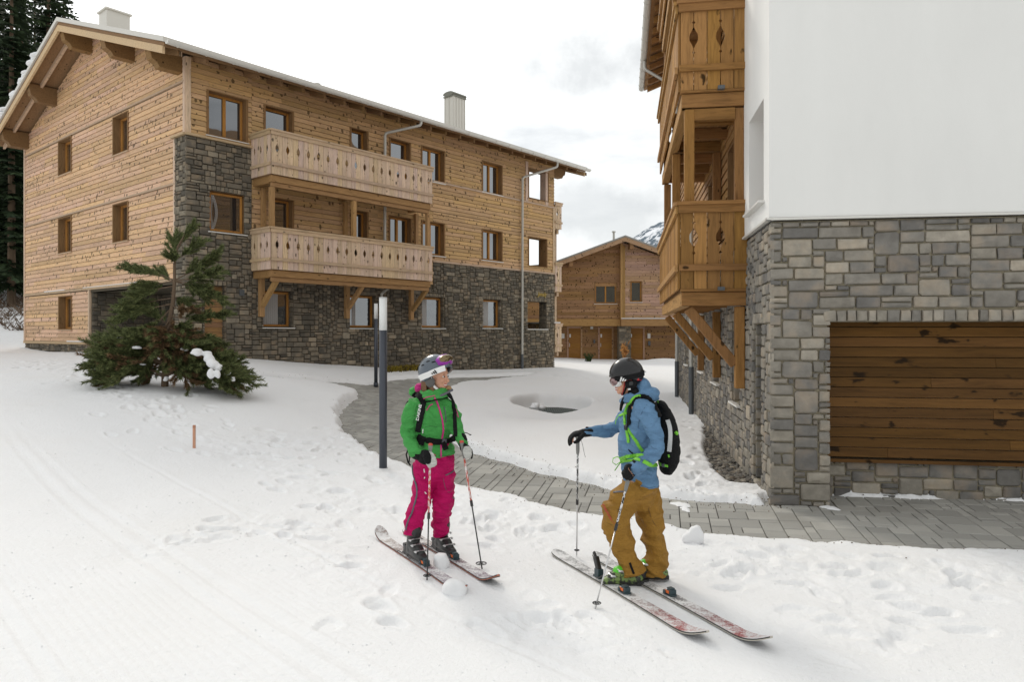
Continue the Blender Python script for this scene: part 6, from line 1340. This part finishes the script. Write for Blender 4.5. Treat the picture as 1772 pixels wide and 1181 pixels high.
# ----- skier in blue -----
Ym = 5.9; P = Pix(Ym); ay = Vector((-.10, 1, 0)).normalized()
e3, y3 = ski((.389, 6.59), (1.26, 4.66), [M['skiM'], M['edgeM'], M['base']], 'silver ski nearest the camera, its empty orange clipped binding beside the green boot', .46, .112, .02, .07, heel_up=True, boot_len=.30)
e4, y4 = ski((.745, 6.48), (1.63, 4.55), [M['skiM'], M['edgeM'], M['base']], 'silver ski with red tip reaching farthest to the right', .43, .112, .03, .08, heel_up=False, boot_len=.30)
Hm = Matrix.Translation(P(1084, 655)) @ Matrix.Rotation(R(183), 4, 'Z') @ Matrix.Rotation(R(8), 4, 'Y') @ Matrix.Scale(1.04, 4)
fN = Vector((.885, 5.76, .0)); fF = Vector((1.105, 5.86, .02)); yN, yF = R(184), R(176)
armN = [P(1117, 712, -.19), P(1131, 742, -.25), P(1137, 770, -.27), P(1119, 794, -.30), P(1099, 812, -.31)]; armF = [P(1090, 720, .18), P(1067, 738, .22), P(1046, 747, .20), P(1028, 749, .17), P(1008, 750, .13)]
mb = MB(); head_parts(mb, Hm, 1.04)
limb(mb, [P(1107, 840), P(1104, 800), P(1102, 740), P(1103, 704)], [(.16, .11), (.14, .10), (.17, .11), (.15, .085)], axis=ay)
limb(mb, [P(1103, 706), P(1098, 690), P(1093, 674)], [(.09, .065), .055, .055], axis=ay)
for a in (armN, armF): limb(mb, [P(1104, 708)] + a, [.05, .045, .035, .034, .032, .028])
limb(mb, [P(1100, 845, -.09), P(1078, 870, -.1), P(1064, 893, -.1), P(1078, 940, -.11), fN + Vector((.09, 0, .14)), fN + Vector((0.08, 0, .09))], [.08, .07, .055, .05, .045, .038]); limb(mb, [P(1115, 848, .08), P(1123, 880, .07), P(1126, 913, .04), P(1131, 950, .0), fF + Vector((.08, 0, .14)), fF + Vector((.08, 0, .09))], [.08, .07, .055, .05, .045, .038])
for f in (fN, fF): limb(mb, [f + Vector((.05, 0, .06)), f + Vector((-.1, 0, .045))], [.035, .028])
HfN = frame3(P(1099, 812, -.31), P(1086, 821, -.34) - P(1099, 812, -.31), P(1088, 818, -.3) - P(1070, 890, -.42)); HfN = frame3(P(1099, 811, -.31), P(1084, 823, -.33) - P(1099, 811, -.31), Vector((.25, .15, 1)))
HfF = frame3(P(1010, 750, .13), Vector((-1, -.25, -.12)), Vector((.15, -1, .05)))
hand_parts(mb, HfN, s=.93); hand_parts(mb, HfF, curl=(.55, .6, .35), s=.93)
pm = clay(mb, 'person', M['skin'], None, .0065, 2); tag(pm, 'skier in blue jacket and ochre trousers facing left, one arm leaning on a pole', 'person'); face_bits(pm, Hm, 1.04, eyes=False)
mb = MB()
limb(mb, [P(1107, 841), P(1106, 828), P(1104, 812), P(1102, 795), P(1102, 768), P(1102, 742), P(1104, 720), P(1105, 704), P(1102, 693), P(1098, 684)], [(.19, .145), (.19, .145), (.185, .143), (.175, .137), (.19, .152), (.205, .148), (.20, .128), (.155, .098), (.09, .082), (.08, .08)], axis=ay, cap=False, n=28)
limb(mb, [P(1110, 706, -.10)] + armN, [.085, .088, .075, .072, .064, .056]); limb(mb, [P(1100, 712, .10)] + armF[:4] + [P(1014, 750, .14)], [.085, .082, .066, .058, .05, .044])
mb.ell(P(1117, 685, 0), .11, .125, .052, Matrix.Rotation(R(18), 3, 'Y')); mb.ell(P(1112, 670, 0), .062, .11, .075); mb.ell(P(1127, 682, 0), .068, .10, .05); mb.ell(P(1134, 690, 0), .035, .07, .028)
ring = [P(1096, 690) + Vector((.085 * math.cos(a), .10 * math.sin(a), .02 * math.cos(a))) for a in np.linspace(0, 2 * math.pi, 18)]; mb.tube(ring, .03, 12); mb.tube([p + Vector((.004, 0, .035)) for p in ring], .022, 10)
jm = clay(mb, 'jacket', M['blue'], pm, .0085, 4, (.018, 6.2)); bj = bvh_of([jm])
mb = MB(); limb(mb, [P(1080, 690, -.0), P(1076, 700, -.03), P(1074, 710, -.05)], [.016, .014, .010]); mb.build('collar_flap', M['black'], jm, smooth=True); mb = MB(); mb.ell(P(1096, 679, -.03), .05, .075, .045); mb.build('neck_warmer', M['black'], jm, smooth=True)
rb_ = lambda nm, mt, pts, w, **k: ribbon(nm, mt, k.pop('par', jm), k.pop('bvh', bj), pts, w, P, **k)
for q in ([(1120, 700), (1112, 712), (1106, 728), (1104, 745)], [(1076, 838), (1090, 842), (1106, 845), (1124, 845), (1134, 843)], [(1124, 770), (1130, 776), (1137, 778)]): rb_('seam', M['seamblue'], q, .0035, th=.001, lift=.0005)
rb_('cuff_tab', M['black'], [(1095, 797), (1099, 801)], .02); rb_('cuff_tab', M['black'], [(1014, 741), (1018, 741)], .012); rb_('pocket_zip', M['black'], [(1088, 779), (1092, 783), (1096, 785)], .008)
rb_('cuff_seam', M['greyzip'], [(1103, 792), (1112, 797), (1118, 803)], .003, th=.001)
mb = MB(); limb(mb, [P(1108, 828), P(1108, 845), P(1108, 858)], [(.175, .135), (.185, .145), (.16, .13)], axis=ay)
limb(mb, [P(1102, 846, -.08), P(1080, 868, -.1), P(1064, 892, -.11), P(1072, 925, -.11), P(1085, 960, -.12), P(1094, 992, -.12)], [.125, .122, .122, .108, .096, .112], cap=False)
limb(mb, [P(1114, 848, .07), P(1122, 880, .07), P(1127, 914, .04), P(1133, 945, .0), P(1134, 972, -.02), P(1134, 996, -.03)], [.118, .112, .105, .100, .104, .108], cap=False)
tm = clay(mb, 'trousers', M['ochre'], pm, .0085, 4, (.021, 5.8)); bt = bvh_of([tm])
rb_('pocket_zip', M['greyzip'], [(1062, 853), (1070, 852), (1079, 852)], .012, par=tm, bvh=bt)
for q in ([(1085, 850), (1075, 872), (1068, 888)], [(1050, 905), (1062, 910), (1074, 908)], [(1122, 880), (1128, 900), (1136, 912)], [(1113, 988), (1130, 992), (1150, 990)]): rb_('seam', M['seamochre'], q, .0035, par=tm, bvh=bt, th=.001, lift=.0005)
rb_('vent_gusset', M['black'], [(1090, 975), (1093, 984), (1097, 994)], .018, par=tm, bvh=bt, th=.003)
tx = text('mammut', .085, M['red'], .001, name='knee_lettering', bold=.0006); tx.parent = tm
h = bt.ray_cast(Vector((0, 0, HC)), (P(1052, 890) - Vector((0, 0, HC))).normalized()); xf = (P(1052, 898) - P(1041, 877)).normalized(); nn_ = h[1]; nn_ = (nn_ - xf * nn_.dot(xf)).normalized(); tx.data.transform(Matrix.Translation(h[0] + nn_ * .010) @ Matrix((xf, nn_.cross(xf), nn_)).transposed().to_4x4() @ Matrix.Scale(.6, 4))
boot(pm, fN, yN, M['bootcamo'], M['bootgreen'], .78); boot(pm, fF, yF, M['bootcamo'], M['bootgreen'], .78)
hl = helmet(pm, Hm, M['hblack'], r=(.124, .105, .116), c=(-.006, 0, .034), front=.028, side=-.005, back=-.045)
mb = MB(); n = 16; vs = []
for i in range(n + 1):
    a = R(-60 + 120 * i / n)
    for rr2, zz in ((.116, .042), (.134 + .008 * math.cos(a), .036), (.134 + .008 * math.cos(a), .030), (.116, .032)): vs.append(tuple(Hm @ Vector((-.008 + rr2 * math.cos(a), .84 * rr2 * math.sin(a), zz))))
mb.add(vs, [(4 * i + k, 4 * i + (k + 1) % 4, 4 * i + 4 + (k + 1) % 4, 4 * i + 4 + k) for i in range(n) for k in range(4)], .5); mb.build('brim', M['hblack'], hl, smooth=True)
rr_ = (.124, .105, .116); cc_ = (-.006, 0, .034); sb_ = band('goggle_strap', M['black'], pm, Hm, rr_, cc_, 35, 325, lambda c: .005 + .012 * (1 - c) * .8, .020, out=.014)
bars(sb_, M['white'], on_strap(Hm, rr_, cc_, 62, .004), (0, 0, -.012), -1, .024, -1)
goggles(pm, Hm @ Matrix.Translation((.004, 0, -.010)), 0, M['white'], M['lensrose'], rad=.112, inner=M['white'])
for sy in (-1, 1):
    mb = MB(); mb.ell(Hm @ Vector((-.012, .086 * sy, -.040)), .050, .022, .048, Hm.to_3x3().normalized()); ep = mb.build('ear_pad', M['black'], hl, smooth=True); mb = MB(); mb.ell(Hm @ Vector((-.008, .106 * sy, -.036)), .018, .006, .018, Hm.to_3x3().normalized()); mb.build('ear_disc', M['bootblack'], ep, smooth=True)
    mb = MB(); mb.tube([Hm @ Vector((.02, .09 * sy, -.012)), Hm @ Vector((-.02, .099 * sy, -.004)), Hm @ Vector((-.07, .09 * sy, -.006)), Hm @ Vector((-.1, .06 * sy, -.02))], [(.011, .005), (.014, .006), (.018, .006), (.014, .006)], 8, axis=(0, 0, 1)); mb.build('red_trim', M['red'], hl, smooth=True)
    mb = MB(); mb.tube([Hm @ Vector((.022, .085 * sy, -.05)), Hm @ Vector((.035, .075 * sy, -.08)), Hm @ Vector((.05, .03 * sy, -.122))], [(.012, .005)] * 3, 8); mb.build('chin_strap', M['black'], hl)
mb = MB(); mb.tube([Hm @ Vector((.03, .072, -.02)), Hm @ Vector((.045, .066, -.07)), Hm @ Vector((.055, .036, -.115)), Hm @ Vector((.055, 0, -.125))], [(.006, .004)] * 4, 6); mb.build('red_strap', M['red'], hl)
mb = MB(); mb.tube([Hm @ Vector((.02, .098, -.078)), Hm @ Vector((.0, .1, -.078))], .007, 6); mb.tube([Hm @ Vector((-.145, .03, .03)), Hm @ Vector((-.155, .0, .03))], .008, 6); mb.build('clip', M['white'], hl)
for Hf, cu in ((HfN, (.9, 1.3, .9)), (HfF, (.55, .6, .35))):
    mb = MB(); hand_parts(mb, Hf, curl=cu, s=1.1, thick=1.3); limb(mb, [Hf @ Vector((-.05, 0, 0)), Hf @ Vector((0, 0, 0))], [.038, .036], k=2); clay(mb, 'glove', M['glove'], pm, .0055, 2)
mb = MB(); limb(mb, [P(1143, 702, .0), P(1150, 725, .0), P(1154, 755, .0), P(1156, 790, .0), P(1153, 812, .0)], [(.12, .040), (.15, .072), (.155, .090), (.15, .088), (.12, .055)], axis=ay, n=24)
bpm = clay(mb, 'backpack', M['black'], None, .009, 3, (.007, 9)); tag(bpm, 'black backpack with lime green straps and grey panel worn by the skier in blue', 'backpack'); bp2 = bvh_of([bpm])
kw = dict(par=bpm, bvh=bp2)
rb_('grey_panel', M['packgrey'], [(1155, 727, 0), (1159, 740), (1160, 755), (1159, 772), (1158, 782)], .034, **kw); rb_('side_strap', M['lime'], [(1137, 801), (1142, 803), (1147, 805)], .028, **kw); rb_('side_buckle', M['greyzip'], [(1147, 805), (1151, 806)], .03, th=.012, **kw); rb_('side_strap', M['lime'], [(1151, 806), (1156, 807)], .02, **kw)
rb_('zip_pull', M['lime'], [(1157, 787), (1158, 792)], .012, **kw); rb_('side_tab', M['lime'], [(1168, 748), (1171, 752)], .02, th=.014, **kw)
mb = MB(); mb.tube([P(1168, 801) + Vector((.02 * math.cos(a), -.02, .02 * math.sin(a))) for a in np.linspace(0, 6.283, 13)], .005, 6); mb.build('loop', M['lime'], bpm)
mb = MB(); mb.tube([P(1127, 692, -.03), P(1132, 690, -.04), P(1138, 694, -.04), P(1141, 704, -.03), P(1138, 707, -.02)], [(.012, .004)] * 5, 6, axis=(0, 1, 0)); mb.build('haul_loop', M['lime'], bpm)
kw = dict(par=bpm, bvh=bj)
rb_('shoulder_strap', M['black'], [(1141, 722), (1136, 707), (1128, 695), (1117, 687), (1107, 687), (1098, 693), (1092, 705), (1089, 720), (1089, 736)], .036, th=.012, **kw)
rb_('shoulder_webbing', M['lime'], [(1106, 685), (1097, 690), (1089, 699), (1084, 711), (1082, 724), (1083, 735), (1085, 742)], .020, th=.008, lift=.008, **kw)
rb_('lower_webbing', M['lime'], [(1086, 742), (1092, 751), (1100, 763), (1108, 776), (1112, 782)], .026, **kw); rb_('webbing_tail', M['lime'], [(1086, 744), (1087, 755), (1089, 766)], .024, lift=.01, **kw); rb_('strap_buckle', M['bootblack'], [(1085, 737), (1086, 744)], .032, th=.014, lift=.008, **kw)
rb_('chest_strap', M['lime'], [(1085, 716), (1079, 717), (1074, 720)], .022, th=.006, **kw); mb = MB(); mb.tube([P(1079, 716, -.12), P(1071, 719, -.08), P(1066, 727, -.02), P(1065, 734, .0)], [(.010, .003)] * 4, 6, axis=(0, 1, 0)); mb.build('chest_webbing', M['lime'], bpm)
rb_('hip_belt', M['lime'], [(1074, 795), (1082, 792), (1092, 790), (1103, 789), (1112, 788)], .030, th=.008, **kw); rb_('hip_belt', M['lime'], [(1074, 801), (1084, 797), (1096, 796), (1108, 797)], .022, lift=.008, **kw); rb_('hip_webbing', M['lime'], [(1113, 798), (1122, 803), (1131, 806), (1139, 804)], .03, lift=.006, **kw)
mb = MB(); mb.tube([P(1076, 794, -.13), P(1068, 791, -.12), P(1061, 794, -.1), P(1060, 801, -.1), P(1066, 805, -.11), P(1074, 800, -.13)], [(.012, .003)] * 6, 6, axis=(0, 1, 0)); mb.tube([P(1076, 799, -.14), P(1070, 806, -.13), P(1064, 815, -.12)], [(.016, .003)] * 3, 6, axis=(.5, 1, 0)); mb.build('belt_loop', M['lime'], bpm)
rebase(pm, (1.03, 5.82, .0))
pole(P(1000, 757, .08), ground_at(998, 965, .1) + (.0,), 'ski pole planted upright under the outstretched glove of the skier in blue', M['pattbw'], M['shaftalu'], M['gripgrey'], .53, .022, .16, [P(1004, 757, .02), P(1008, 770, .0), P(1011, 785, .0), P(1013, 792, -.01)])
gx_, gy_ = ground_at(1028, 1058, .1)
pole(P(1091, 815, -.33), (gx_, gy_, -.03), 'ski pole slanting across the ochre trousers down to the lower left', M['pattbw'], M['shaftalu'], M['gripgrey'], .42, .030, .16)
